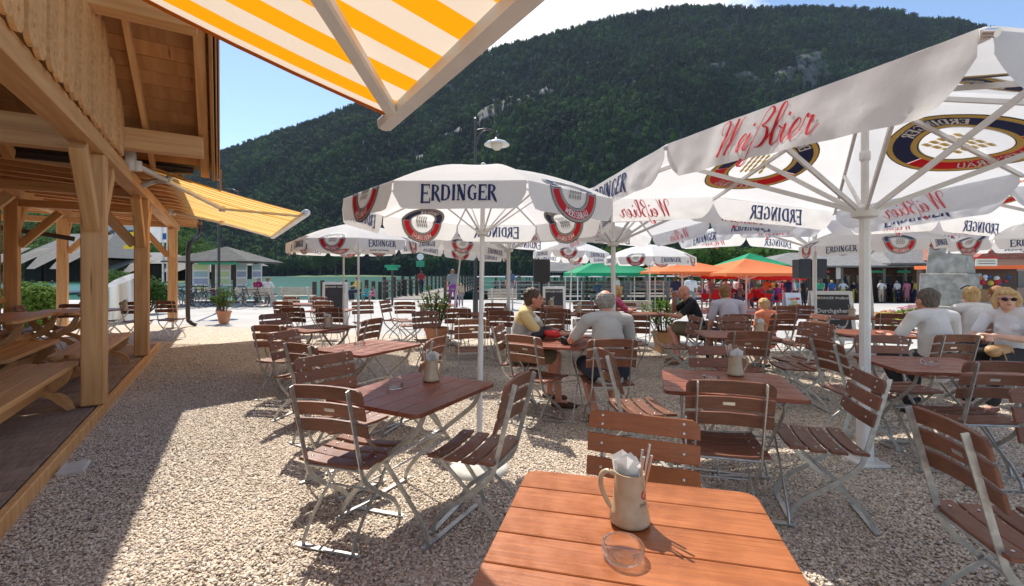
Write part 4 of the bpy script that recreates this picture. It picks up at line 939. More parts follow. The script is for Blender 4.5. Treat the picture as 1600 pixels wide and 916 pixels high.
# ---- the big square parasols
def make_big():
    t = thing('square_parasol', 'x', 'parasol'); Rr = 2.45; H = 2.23; AP = 2.90; th = 4.174
    cor = [Vector((Rr*math.cos(th+k*PI/2), Rr*math.sin(th+k*PI/2), H)) for k in range(4)]; top = Vector((0, 0, AP))
    lift = .11                                          # edge rises a touch at mid side
    VH = .24
    for k in range(4):
        A_, Bc = cor[k], cor[(k+1) % 4]; mid = (A_+Bc)/2+Vector((0, 0, lift)); out = ((A_+Bc)/2); out.z = 0; out.normalize()
        # canopy quarter
        bm = B(); g = []; N = 24; Mv = 14
        def cp(u, s): # u -1..1 along the edge, s 0..1 to the top
            e = A_.lerp(Bc, (u+1)/2)+Vector((0, 0, lift*(1-abs(u))))
            return e.lerp(top, s)+Vector((0, 0, -.05*math.sin(PI*s)*math.sin(PI*abs(u))**2*(1-s)))
        for j in range(Mv+1): g.append([bm.verts.new(cp(-1+2*i/N, j/Mv*.985)) for i in range(N+1)])
        for a, b in zip(g, g[1:]):
            for i in range(N): bm.faces.new((a[i], a[i+1], b[i+1], b[i]))
        pn = link('canopy_panel', mesh(bm, 180), m_cloth, t)
        hw = (Bc-A_).length/2; sl = ((A_+Bc)/2-top).length
        sd = 1 
        def ef(u, v, off): # u,v metres about the logo centre, v towards the top
            s = .39+v/sl; uu = u/(hw*(1-s)); nrm = Vector((out.x*.25, out.y*.25, 1)).normalized(); return cp(max(-1, min(1, uu)), s)+nrm*off
        emblem(ef, pn, .52)
        for h_ in (0, 1):
            P0, P1 = (A_, mid) if h_ == 0 else (mid, Bc); Ln = (P1-P0).length; d = (P1-P0)/Ln
            def vf(u, v, off, P0=P0, d=d, Ln=Ln, h_=h_):
                x = u/Ln; wr = (.016*math.sin(u*4.1+h_*2+k)+.007*math.sin(u*11+k*2+h_)+.005*math.sin(u*23+v*9)+.012*mnoise.noise(Vector((u*5+v*9+k*7, v*7-u*3, h_*5)))+.005*mnoise.noise(Vector((u*17-v*14, v*16+k, h_*3))))*min(1, .25+v/VH)
                return P0+d*u+out*(.004+off+wr+v*.08)+Vector((0, 0, -v))
            bm = B(); g = []; nk = 64
            for i in range(nk+1):
                x = i/nk; u = Ln*(.008+.984*x); q = abs(2*x-1); low = VH*(1-.62*max(0, (q-.80)/.20)**1.8)
                g.append([bm.verts.new(vf(u, low*j/10, 0)) for j in range(11)])
            for a, b in zip(g, g[1:]):
                for j in range(10): bm.faces.new((a[j], b[j], b[j+1], a[j+1]))
            vl = link('valance', mesh(bm, 180), m_cloth, t)
            if h_ == 0:   # drawn left to right as seen from outside
                Ht = .155; wd = (textwidth('ERDINGER', .8)+.12)*Ht
                f = lambda off: (lambda u, v, o_: vf(Ln/2-wd/2+u*Ht, .19-v*Ht, off+math.copysign(o_*.02, off)))
                for off, m in ((.005, m_blue), (-.005, m_bluei)): bm = B(); word(bm, 'ERDINGER', f(off)); link('lettering', mesh0(bm, 't'), m, vl)
            else:
                Ht = .185; wd = 3.7*Ht
                f = lambda off: (lambda u, v, o_: vf(Ln/2-wd/2+u*Ht, .195-v*Ht, off))
                for off, m in ((.005, m_red), (-.005, m_redi)): bm = B(); script_word(bm, f(off)); link('lettering', mesh0(bm, 't'), m, vl)
            e = P0 if h_ == 0 else mid
            # the little lacing ring at the rib end
            bm = B(); tube(bm, [e+out*.0+Vector((0, 0, -.02)), e+out*.03+Vector((0, 0, -.035))], .014, 8); obj('rib_end', bm, m_bolt, t, 60)
            rend = e*1.0; tp = top+Vector((0, 0, -.06))
            bm = B(); beam(bm, tp, rend+Vector((0, 0, -.025)), .026, .032); obj('rib', bm, m_white, t)
            mp_ = tp.lerp(rend, .56)+Vector((0, 0, -.03)); hub = Vector((0, 0, 1.93)); dr = Vector((e.x, e.y, 0)).normalized()
            bm = B(); beam(bm, hub+dr*.06+Vector((0, 0, .02)), mp_, .020, .036); obj('strut', bm, m_white, t)
    bm = B(); tube(bm, [(0, 0, 0), (0, 0, 1.95)], .037, 8); p = obj('pole', bm, m_white, t, 40)
    bm = B(); tube(bm, [(0, 0, 1.9), (0, 0, AP)], .026, 12); obj('upper_pole', bm, m_white, p, 60)
    bm = B(); lathe(bm, [(.037, 1.885), (.085, 1.90), (.092, 1.925), (.092, 1.965), (.05, 1.985), (.026, 2.0)], 16); obj('hub', bm, m_white, t, 50)
    bm = B(); lathe(bm, [(.026, 2.33), (.036, 2.34), (.036, 2.40), (.026, 2.41)], 12); obj('collar', bm, m_white, t, 50)
    bm = B(); lathe(bm, [(.10, AP-.10), (.12, AP-.06), (.08, AP+.01), (0, AP+.04)], 16); obj('crown_plate', bm, m_white, t, 60)
    bm = B(); box(bm, (0, 0, .012), (.22, .22, .024), bev=.004); box(bm, (0, 0, .20), (.088, .088, .38), bev=.01); obj('foot', bm, m_steel if False else m_white, t)
    return freeze(t)
BG = make_big(); BGG = 'big square lettered parasols'
BG.location = (2.73, 3.52, .01); BG['label'] = 'nearest big square parasol, red script on its valance, filling the upper right'; BG['group'] = BGG
for X, Y, lb in ((1.58, 7.1, 'big square parasol over the seated men, its pole behind the grey haired one'), (-.07, 9.1, 'farthest left big square parasol, its pole by the yellow sweater man'),
                 (5.72, 8.6, 'big square parasol behind the boy in orange, its pole before the lettered chalkboard'), (6.75, 5.05, 'big square parasol reaching in from the right edge behind the nearest one')):
    dup(BG, (X, Y, gz(X, Y)+.01), 0, lb, BGG)
mug(.345, 1.335, .7425, -20, 'big stoneware mug of napkins and cutlery on the foreground table', s=1.02, seed=5)
ashtray(.285, 1.17, .7425, 'round glass ashtray on the foreground table')
for x, Y, yaw, lb in ((674, 3.05, 175, 'stoneware mug on the table by the nearest parasol pole'), (512, 6.05, 160, 'stoneware mug on the third left table'), (1149, 3.22, 165, 'stoneware mug with bare knives on the middle right table'), (1187, 5.35, 170, 'pale mug with napkins before the lilac shirt'),
                      (1331, 7.55, 200, 'white jug on the table by the lettered chalkboard'), (862, 10.0, 30, 'pale mug on the table below the speaker'), (905, 8.3, 30, 'pale mug beside the grey haired head'), (792, 7.9, 100, 'pale mug behind the man in the yellow sweater'), (195, 9.2, 0, 'stoneware mug seen between the timber posts')):
    X = (x-800)*Y/F; mug(X, Y, .7525+gz(X, Y), yaw, lb, seed=int(x), s=.98)
for x, Y, lb in ((617, 2.85, 'glass ashtray on the table by the nearest parasol pole'), (562, 4.55, 'glass ashtray glinting on the second left table'), (494, 6.05, 'glass ashtray beside the mug on the third left table'), (1111, 3.05, 'glass ashtray on the middle right table'), (1452, 3.60, 'glass ashtray on the table before the white shirted man')):
    X = (x-800)*Y/F; ashtray(X, Y, .7525+gz(X, Y), lb)
# ---------------------------------------------------------------- people
def ball(bm, c, r, s=(1, 1, 1), rot=None, seg=10):
    M = Matrix.Translation(c) @ (rot.to_4x4() if rot else Matrix.Identity(4)) @ Matrix.Diagonal((*[r*k for k in s], 1)); bmesh.ops.create_uvsphere(bm, u_segments=seg, v_segments=max(6, seg*2//3), radius=1, matrix=M)
def limb(bm, pts, rad, n=10, flat=1.0, side=None):
    for i in range(len(pts)-1):
        p, q = Vector(pts[i]), Vector(pts[i+1]); r0, r1 = rad[i], rad[i+1]; d = (q-p).normalized()
        x = d.orthogonal().normalized() if side is None else (Vector(side)-d*Vector(side).dot(d)).normalized(); y = d.cross(x)
        rings = [[bm.verts.new(c+(x*math.cos(a)*r+y*math.sin(a)*r*flat)) for a in [2*PI*k/n for k in range(n)]] for c, r in ((p, r0), (p.lerp(q, .5), (r0+r1)/2*1.03), (q, r1))]
        for a, b in zip(rings, rings[1:]):
            for k in range(n): bm.faces.new((a[k], a[(k+1) % n], b[(k+1) % n], b[k]))
        bm.faces.new(rings[0][::-1]); bm.faces.new(rings[-1])
        R3 = Matrix((x, y, d)).transposed()
        for c, r in ((p, r0), (q, r1)): ball(bm, c, r, (1, flat, 1), R3, n)
FS = bpy.data.scenes.new('fuse')
def fuse(bm, voxel, smooth=3):
    bmesh.ops.recalc_face_normals(bm, faces=bm.faces)
    me = bpy.data.meshes.new('b'); bm.to_mesh(me); bm.free(); o = bpy.data.objects.new('tmp', me); FS.collection.objects.link(o)
    r = o.modifiers.new('r', 'REMESH'); r.mode = 'VOXEL'; r.voxel_size = voxel; r.use_smooth_shade = True
    s = o.modifiers.new('s', 'SMOOTH'); s.iterations = smooth; s.factor = .5
    vl = FS.view_layers[0]; vl.update(); dg = vl.depsgraph; out = bpy.data.meshes.new_from_object(o.evaluated_get(dg)); bpy.data.objects.remove(o)
    for p in out.polygons: p.use_smooth = True
    return out
skin = lambda c: mat('skin_%d' % int(c[0]*100), c, .5, (c[0]*.9, c[1]*.85, c[2]*.82), 14, 4)
def cloth(name, c, c2=None, sc=6): return mat(name, c, .85, c2 or tuple(x*.86 for x in c), sc, 5, bump=.7, bscale=14)
SKIN = skin((.62, .33, .22)); SKINP = skin((.70, .42, .31)); SKINR = skin((.60, .27, .19))
def skel(pose):
    """joint positions; the person faces +y, feet at z=0 when standing, seat plane at .46 when sitting"""
    J = {}
    if pose.get('sit', True):
        lean = pose.get('lean', .05); hipz = .565; J['hip'] = Vector((0, -.06, hipz)); up = Vector((pose.get('side', 0), math.sin(lean), math.cos(lean))).normalized()
        kn = pose.get('knees', ((-.15, .40, .54), (.15, .40, .54))); an = pose.get('ankles', ((-.13, .36, .10), (.13, .36, .10)))
    else:
        lean = pose.get('lean', .0); J['hip'] = Vector((0, 0, .93)); up = Vector((0, math.sin(lean), math.cos(lean)))
        kn = pose.get('knees', ((-.10, .05, .50), (.10, .02, .50))); an = pose.get('ankles', ((-.11, -.02, .09), (.11, .02, .09)))
    f = Vector((0, math.cos(lean), -math.sin(lean)))
    J['waist'] = J['hip']+up*.16; J['chest'] = J['hip']+up*.36+f*.0; J['neck'] = J['hip']+up*.505+f*.01; 
    ht = pose.get('head', (0, .03, 0)); J['head'] = J['neck']+Vector((ht[0], ht[1]+.03, .108)); sw = pose.get('sw', .185)
    for i, s in enumerate((-1, 1)):
        J['sh', i] = J['hip']+up*.462+Vector((s*sw, 0, -.01)); J['hp', i] = J['hip']+Vector((s*.095, .02, -.02)); J['kn', i] = Vector(kn[i]); J['an', i] = Vector(an[i])
        e = pose.get('elbow'); w = pose.get('wrist')
        J['el', i] = Vector(e[i]) if e else J['sh', i]+Vector((s*.05, .02, -.29)); J['wr', i] = Vector(w[i]) if w else J['el', i]+Vector((-s*.02, .12, -.22))
    J['up'] = up; J['f'] = f; return J
def person(label, loc, yaw, pose=None, shirt=None, legs=None, hair=None, sk=None, sleeve='short', leglen='long', vox=.016, shoe=None, hairstyle='short', female=False, turn=0, size=1.0, group=None, hat=None, extras=None, fingers=False, collar=False):
    pose = pose or {}; J = skel(pose); sk = sk or SKIN; p = thing('person', label, 'person', loc, R(yaw-90), group); p.scale = (size,)*3
    det = vox < .012; up, f = J['up'], J['f']; hd = J['head']; Rh = Matrix.Rotation(R(turn), 3, 'Z'); fat = pose.get('fat', 1)
    H = lambda x, y, z: hd+Rh @ Vector((x, y, z))
    bm = B()
    # head: skull, jaw, nose, ears, brow
    ball(bm, H(0, -.012, .03), .088, (.86, 1.06, 1.08), seg=16); ball(bm, H(0, .022, -.035), .062, (.92, 1.05, 1.15), seg=14); ball(bm, H(0, .062, -.078), .026, (1.2, .9, .8)); ball(bm, H(0, .060, -.03), .045, (1, .8, 1))
    if det:
        limb(bm, [H(0, .084, .018), H(0, .108, -.018)], [.008, .013], 8); ball(bm, H(0, .087, -.048), .016, (1.4, .6, .5)); ball(bm, H(0, .078, .030), .02, (2.2, .6, .5))
        for s in (-1, 1): ball(bm, H(s*.036, .058, -.012), .022); 
    for s in (-1, 1): ball(bm, H(s*.080, -.005, -.005), .028, (.38, .7, 1.15))
    limb(bm, [J['neck']-up*.05, J['neck']+(hd-J['neck'])*.55], [.066, .060], 12)
    # torso core, arms, legs
    limb(bm, [J['hip'], J['waist'], J['chest'], J['neck']-up*.06], [.125*fat, .120*fat, .135, .085], 14, .68, (1, 0, 0))
    for i, s in enumerate((-1, 1)):
        limb(bm, [J['neck']-up*.03, J['sh', i]], [.06, .056]); limb(bm, [J['sh', i], J['el', i]], [.052, .040]); limb(bm, [J['el', i], J['wr', i]], [.041, .027])
        limb(bm, [J['hp', i], J['kn', i]], [.082*fat, .056]); m_ = J['kn', i].lerp(J['an', i], .35)+Vector((0, -.02, 0)); limb(bm, [J['kn', i], m_, J['an', i]], [.054, .054, .036])
        ft = Vector((s*.02, 1, 0)).normalized(); a = J['an', i]; limb(bm, [a+Vector((0, -.045, -.045)), a+ft*.09+Vector((0, 0, -.055)), a+ft*.165+Vector((0, 0, -.068))], [.036, .036, .024], 8)
        w = J['wr', i]; d = (w-J['el', i]).normalized(); hd_ = pose.get('hand', {}).get(i); 
        if hd_: d = Vector(hd_).normalized()
        sd = d.cross(Vector((0, 0, 1))).normalized() if abs(d.z) < .9 else Vector((1, 0, 0)); nn = sd.cross(d)
        pc = w+d*.045; limb(bm, [w, pc, w+d*.085], [.026, .033, .036], 8, .5, sd)
        if det or fingers:
            for k in range(4):
                o = sd*(-.027+.018*k); L1 = (.072, .080, .075, .060)[k]; b0 = w+d*.082+o; b1 = b0+d*L1*.5-nn*.004*(-1); b2 = b1+d*L1*.32-nn*.016; b3 = b2+d*L1*.18-nn*.014
                limb(bm, [b0, b1, b2, b3], [.0105, .0098, .0088, .0075], 6)
            o = -sd*s; t0 = w+d*.03+o*.028; limb(bm, [t0, t0+d*.035+o*.018, t0+d*.062+o*.020], [.013, .011, .009], 6)
        else: limb(bm, [w+d*.08, w+d*.15-nn*.02], [.034, .024], 8, .5, sd)
    link('body', fuse(bm, vox, 2 if det else 2), sk, p)
    # clothes
    c_ = .012
    if shirt:
        bm = B(); limb(bm, [J['hip']-up*.03, J['waist'], J['chest'], J['neck']-up*.03], [.146*fat, .136*fat, .146, .088], 16, .76, (1, 0, 0))
        if female: [ball(bm, J['chest']+f*.075-up*.04+Vector((q_*.068, 0, 0)), .048) for q_ in (-1, 1)]
        for i in (0, 1):
            limb(bm, [J['neck']-up*.022, J['sh', i]+up*.004], [.074, .064])
            if sleeve != 'none':
                q = J['sh', i].lerp(J['el', i], .72 if sleeve == 'short' else 1); limb(bm, [J['sh', i], q], [.060, .058])
                if sleeve == 'long': limb(bm, [J['el', i], J['wr', i]], [.052, .038])
        o = link('shirt', fuse(bm, max(vox, .010), 5), shirt, p)
        if collar:
            bm = B(); n = 14; g = []
            for k in range(n+1):
                a = R(-70+k*320/n-180+20)+PI/2+0; e = Rh @ Vector((math.cos(a), math.sin(a), 0)) if False else Vector((math.cos(PI/2+R(20)+k*R(320)/n), math.sin(PI/2+R(20)+k*R(320)/n), 0))
                b0 = J['neck']+up*.006; g.append([bm.verts.new(b0+e*.072+Vector((0, -.008, .032))), bm.verts.new(b0+e*.092+Vector((0, -.005, -.008))), bm.verts.new(b0+e*.070+Vector((0, -.008, .0)))])
            for a, b in zip(g, g[1:]):
                bm.faces.new((a[0], a[1], b[1], b[0])); bm.faces.new((a[2], a[0], b[0], b[2]))
            bmesh.ops.solidify(bm, geom=bm.faces[:], thickness=.004); obj('collar', bm, shirt, o, 180)
    if legs:
        bm = B(); limb(bm, [J['hip']+up*.07, J['hip']-up*.02], [.140*fat, .146*fat], 14, .8, (1, 0, 0))
        for i in (0, 1):
            k, a, hp = J['kn', i], J['an', i], J['hp', i]
            if leglen == 'skirt': limb(bm, [J['hip'], (J['kn', 0]+J['kn', 1])/2], [.15, .19], 14, .8, (1, 0, 0)); break
            if leglen == 'short': limb(bm, [hp, hp.lerp(k, .86)], [.104*fat, .088]); 
            else: limb(bm, [hp, k], [.100*fat, .074]); limb(bm, [k, k.lerp(a, .93)], [.072, .062])
        link('trousers' if leglen != 'skirt' else 'skirt', fuse(bm, max(vox, .012), 3), legs, p)
    if shoe:
        for i, s in enumerate((-1, 1)):
            a = J['an', i]; ft = Vector((s*.02, 1, 0)).normalized(); bm = B(); limb(bm, [a+Vector((0, -.05, -.052)), a+ft*.09+Vector((0, 0, -.060)), a+ft*.185+Vector((0, 0, -.068))], [.040, .041, .028], 8); link('shoe', fuse(bm, .014, 2), shoe, p)
    if hair:
        bm = B(); rn = random.Random(len(label))
        if hairstyle == 'bald_top':
            for el in (-48, -30, -12, 6, 24, 38):
                span = 1.95 if el < 30 else 1.3
                for k in range(28):
                    a = PI+(-1+2*k/27)*span; ce = math.cos(R(el)); rr = .83 if el < -20 else .90; ball(bm, H(math.sin(a)*.082*ce*rr/.88, -.014+math.cos(a)*.097*ce*rr/.88, .028+math.sin(R(el))*.095), .013+rn.uniform(0, .004), seg=6)
        else:
            ball(bm, H(0, -.024, .045), .093, (.93, 1.06, 1.0), seg=16); ball(bm, H(0, -.05, .0), .083, (.98, .8, .95), seg=14); ball(bm, H(0, -.058, -.035), .064, (1.05, .6, .8), seg=12)
            for k in range(46):
                a = rn.uniform(0, 6.28); z = rn.uniform(.1, 1); e = Vector((math.cos(a)*math.sqrt(1-z*z), math.sin(a)*math.sqrt(1-z*z), z)); ball(bm, H(e.x*.084, -.024+e.y*.094, .045+e.z*.088), .014, seg=6)
            if hairstyle in ('bob', 'long'):
                for s in (-1, 1): limb(bm, [H(s*.070, -.005, .06), H(s*.094, -.008, -.01), H(s*.080, -.01, -.085 if hairstyle == 'bob' else -.17)], [.034, .034, .024], 8)
                limb(bm, [H(0, -.07, .02), H(0, -.078, -.08 if hairstyle == 'bob' else -.19)], [.075, .055], 12, .6, (1, 0, 0)); limb(bm, [H(-.055, .060, .082), H(.055, .066, .082)], [.026, .026], 8)
            if hairstyle == 'bun': ball(bm, H(0, -.095, .085), .045)
        link('hair', fuse(bm, max(vox, .009), 1), hair, p)
    if hat:
        bm = B(); lathe(bm, [(0, .13), (.06, .12), (.088, .08), (.094, .045), (.13, .035), (.13, .028), (.09, .03)], 16, hd); obj('hat', bm, hat, p, 60)
    if det and turn is not None and extras is None:
        for s in (-1, 1):
            bm = B(); ball(bm, H(s*.032, .083, .010), .0095, (1.3, .7, .8)); obj('eye', bm, mat('eye', (.08, .05, .04), .2), p, 180)
        bm = B(); ball(bm, H(0, .101, -.050), .010, (2.3, .5, .45)); obj('mouth', bm, mat('lips', (.42, .14, .12), .5), p, 180)
    if extras: extras(p, J, H)
    KIDS[p.name] = list(p.children); return p
HB = mat('dark_brown_hair', (.045, .025, .015), .6, (.10, .06, .035), 45, 6, (1, 1, .3), bump=1.0); HG = mat('grey_hair', (.20, .19, .17), .75, (.34, .32, .29), 45, 6, (1, 1, .3), bump=1.0); HL = mat('blond_hair', (.48, .30, .13), .7, (.62, .43, .2), 45, 6, (1, 1, .3), bump=1.0)
HR = mat('auburn_hair', (.20, .085, .035), .7, (.30, .15, .06), 45, 6, (1, 1, .3), bump=1.0)
V_ = .0085
white = cloth('white_cotton', (.74, .72, .70)); khaki = cloth('khaki_cotton', (.17, .135, .08)); navy = cloth('navy_cotton', (.02, .025, .05)); blackc = cloth('black_cotton', (.016, .017, .022))
def panels_mat():
    m = bpy.data.materials.new('yellow_grey_white_panels'); m.use_nodes = True; nt = m.node_tree; L = nt.links.new; b = nt.nodes['Principled BSDF']; b.inputs['Roughness'].default_value = .85
    tc = nd(nt, 'ShaderNodeTexCoord'); s = nd(nt, 'ShaderNodeSeparateXYZ'); L(tc.outputs['Object'], s.inputs[0]); a = nd(nt, 'ShaderNodeMath', operation='MULTIPLY_ADD'); a.inputs[1].default_value = .55; L(s.outputs[0], a.inputs[0]); L(s.outputs[2], a.inputs[2])
    r = nd(nt, 'ShaderNodeValToRGB'); r.color_ramp.interpolation = 'CONSTANT'; e = r.color_ramp.elements; e[0].color = (.74, .73, .70, 1); e[1].position = .62; e[1].color = (.66, .50, .20, 1)
    for p_, c in ((.70, (.42, .40, .36)), (.80, (.74, .73, .70)), (.86, (.44, .42, .38)), (.97, (.66, .52, .24)), (1.0, (.66, .52, .24))): k = e.new(p_); k.color = (*c, 1)
    L(a.outputs[0], r.inputs[0]); L(r.outputs[0], b.inputs['Base Color']); return m
# the two men at the middle table
person('seated man with dark short hair in a yellow, grey and white sweater, forearm on table', (.12, 5.20, .012), -8, dict(lean=.20, head=(.01, .05), fat=1.12, elbow=((-.24, .22, .80), (.20, .22, .78)), wrist=((.02, .46, .80), (.12, .48, .79)), knees=((-.15, .38, .55), (.15, .40, .55)), ankles=((-.10, .30, .10), (.2, .42, .10))), panels_mat(), khaki, HB, SKINR, leglen='short', vox=V_, shoe=cloth('brown_sandal', (.10, .055, .035)), turn=8)
person('seated grey haired man with a bald crown in a pale grey shirt, back to us', (.90, 4.33, .012), 93, dict(lean=.10, head=(0, .03), fat=1.15, sw=.195, elbow=((-.31, .16, .80), (.27, .10, .76)), wrist=((-.16, .42, .80), (.18, .38, .80)), ankles=((-.10, .05, .10), (.08, .12, .10))), cloth('pale_grey_cotton', (.50, .48, .46)), navy, HG, SKINR, leglen='short', vox=V_, shoe=cloth('grey_sock', (.12, .12, .13)), hairstyle='bald_top', turn=-4)
def bag():
    b = thing('shoulder_bag', 'black and red bag lying on the table beside the seated man', 'bag', (.40, 5.00, .755), R(20))
    bm = B(); limb(bm, [(-.16, 0, .035), (-.02, .02, .075), (.10, 0, .05)], [.05, .075, .045], 12, .9); link('bag_body', fuse(bm, .010, 3), mat('black_nylon', (.015, .015, .017), .6), b)
    bm = B(); limb(bm, [(-.03, -.05, .07), (.07, -.055, .055)], [.045, .05], 10, .7); link('front_pocket', fuse(bm, .010, 3), mat('red_nylon', (.62, .02, .02), .6), b)
    bm = B(); tube(bm, spline([(.08, 0, .06), (.16, -.02, .10), (.22, -.04, .05), (.18, -.08, .012), (.10, -.1, .012)], 5), .008, 6); obj('strap', bm, mat('black_nylon', (0, 0, 0)), b, 180)
    c = thing('camera', 'small black camera lying at the table edge beside the bag', 'camera', (.56, 4.66, .755), R(-25))
    bm = B(); box(bm, (0, 0, .035), (.12, .05, .07), bev=.008); box(bm, (0, 0, .075), (.04, .04, .018), bev=.004); obj('camera_body', bm, m_black, c)
    bm = B(); tube(bm, [(0, -.02, .034), (0, -.075, .034)], .029, 16); obj('lens', bm, m_black, c, 60)
    for (x, y, k) in ((.66, 4.70, 0), (.70, 4.98, 1)):
        g = thing('beer_glass', ('tall wheat beer glass nearly empty by the grey shirt', 'tall empty glass behind the grey shoulder on the table')[k], 'glass', (x, y, .7545))
        bm = B(); lathe(bm, [(0, 0), (.032, 0), (.030, .012), (.026, .06), (.034, .16), (.038, .22), (.0355, .22), (.031, .16), (.023, .06), (.024, .02), (0, .02)], 24); obj('glass_body', bm, m_glass, g, 60)
        bm = B(); lathe(bm, [(0, .0205), (.0225, .0205), (.022, .05), (0, .05)], 16); obj('beer', bm, mat('wheat_beer', (.75, .42, .08), .3), g, 60)
bag()
person('woman with reddish blond hair in a pink patterned top leaning on a table', (1.72, 8.3, 0), 25, dict(lean=.42, head=(.0, .06), elbow=((-.2, .3, .78), (.2, .32, .78)), wrist=((-.1, .5, .80), (.08, .55, .80))), cloth('pink_floral', (.55, .03, .16), (.74, .22, .30), 22), navy, HL, SKINR, vox=.011, hairstyle='bob', female=True, turn=10)
person('bald man in a black T-shirt sitting sideways, hand raised to his face', (3.02, 7.5, gz(3.0, 7.5)), 172, dict(lean=.30, head=(.0, .06), fat=1.15, elbow=((-.22, .30, .78), (.20, .30, .84)), wrist=((-.05, .48, .80), (.04, .33, 1.06)), knees=((-.12, .42, .56), (.14, .30, .60)), ankles=((-.3, .34, .12), (.1, .25, .09))), blackc, khaki, None, SKINR, leglen='short', vox=.011, shoe=cloth('tan_sandal', (.25, .15, .09)), turn=10)
person('man with brown hair in a lilac shirt, seen from behind', (3.30, 6.9, 0), 92, dict(lean=.25, head=(0, .05), fat=1.12, sw=.205), cloth('lilac_cotton', (.55, .51, .58)), navy, HR, SKIN, vox=.011, turn=-8)
person('blond boy in an orange T-shirt, seen from behind', (3.88, 6.95, 0), 104, dict(lean=.12, sw=.165, ankles=((-.05, .1, .12), (.1, .1, .12))), cloth('orange_cotton', (.82, .26, .13)), navy, HL, SKINP, leglen='short', vox=.011, size=.84, shoe=cloth('dark_trainer', (.03, .05, .05)))
person('man with grey brown hair in a white polo shirt, back to us', (4.30, 4.66, .012), 94, dict(lean=.10, fat=1.2, sw=.215, elbow=((-.33, .06, .78), (.33, .06, .78)), wrist=((-.2, .34, .80), (.2, .34, .80)), ankles=((-.16, .05, .1), (.3, .5, .1)), knees=((-.18, .36, .55), (.25, .42, .55))), white, blackc, mat('grey_brown_hair', (.075, .06, .05), .75, (.15, .125, .105), 45, 6, (1, 1, .3), bump=1.0), SKINR, vox=V_, shoe=cloth('black_shoe', (.02, .02, .02)))
def shades(p, J, H):
    for s in (-1, 1):
        bm = B(); ball(bm, H(s*.034, .091, .012), .029, (1, .32, .72), seg=12); obj('sunglass_lens', bm, mat('dark_lens', (.02, .012, .015), .15), p, 180)
        bm = B(); tube(bm, [H(s*.064, .080, .018), H(s*.084, -.02, .014)], .003, 6); obj('sunglass_temple', bm, m_black, p)
    bm = B(); tube(bm, [H(-.012, .105, .016), H(.012, .105, .016)], .003, 6); obj('sunglass_bridge', bm, m_black, p)
    bm = B(); ball(bm, H(0, .101, -.050), .010, (2.3, .5, .45)); obj('mouth', bm, mat('lips', (.50, .16, .15), .5), p, 180)
    bm = B(); w = J['wr', 1]; lathe(bm, [(.030, -.006), (.033, 0), (.030, .006)], 14, w); obj('wristwatch', bm, m_gold, p, 60)
person('blonde woman in dark sunglasses and a white polo shirt, turned to her left', (5.46, 4.98, .012), 196, dict(lean=.12, head=(0, .03), fat=1.1, elbow=((-.20, .08, .76), (.27, .12, .74)), wrist=((-.04, .36, .80), (.05, .34, .76)), knees=((-.12, .42, .56), (.12, .44, .57)), ankles=((-.1, .50, .10), (.08, .55, .10))), cloth('bright_white_cotton', (.80, .81, .83)), blackc, HL, SKINP, vox=V_, hairstyle='bob', female=True, turn=38, shoe=cloth('pink_brown_sandal', (.22, .09, .07)), extras=shades, collar=False)
h = thing('handbag', 'tan leather handbag in the lap of the blonde woman', 'handbag', (5.14, 4.80, .60), R(20))
bm = B(); limb(bm, [(-.12, 0, .06), (.12, 0, .06)], [.07, .07], 12, .8); link('bag_body', fuse(bm, .012, 3), mat('tan_leather', (.42, .24, .10), .5), h)
for s in (-1, 1): bm = B(); tube(bm, spline([(s*.08, -.05, .08), (s*.09, -.09, .0), (s*.09, -.1, -.12)], 4), .007, 6); obj('strap', bm, mat('tan_leather', (0, 0, 0)), h, 180)
def flower(p, J, H):
    bm = B()
    for k in range(9): leafquad(bm, H(-.01+.03*math.cos(k*.9), -.085, .075+.03*math.sin(k*.9)), .05, Vector((math.cos(k), -1, math.sin(k))), asp=.8)
    obj('hair_flower', bm, mat('pink_petal', (.80, .06, .22), .7, trans=.3), p)
    bm = B(); tube(bm, spline([H(-.085, .03, .10), H(0, .05, .145), H(.085, .03, .10)], 5), .008, 6); obj('sunglasses_on_hair', bm, m_black, p, 180)
person('woman with a pink flower in her pinned up hair and a white sleeveless top', (5.95, 5.85, 0), 72, dict(lean=.16), white, navy, HL, SKIN, sleeve='none', vox=.010, hairstyle='bun', female=True, extras=flower)
person('man with light brown hair in a grey blue T-shirt beside the flower woman', (6.62, 6.15, 0), 80, dict(lean=.16, fat=1.1), cloth('grey_blue_cotton', (.26, .30, .36)), navy, HR, SKIN, vox=.011)
person('person with black hair partly hidden behind the blonde woman', (7.15, 6.15, 0), 90, dict(lean=.1), cloth('grey_cotton', (.3, .3, .32)), navy, mat('black_hair', (.012, .012, .014), .7), SKIN, vox=.013)
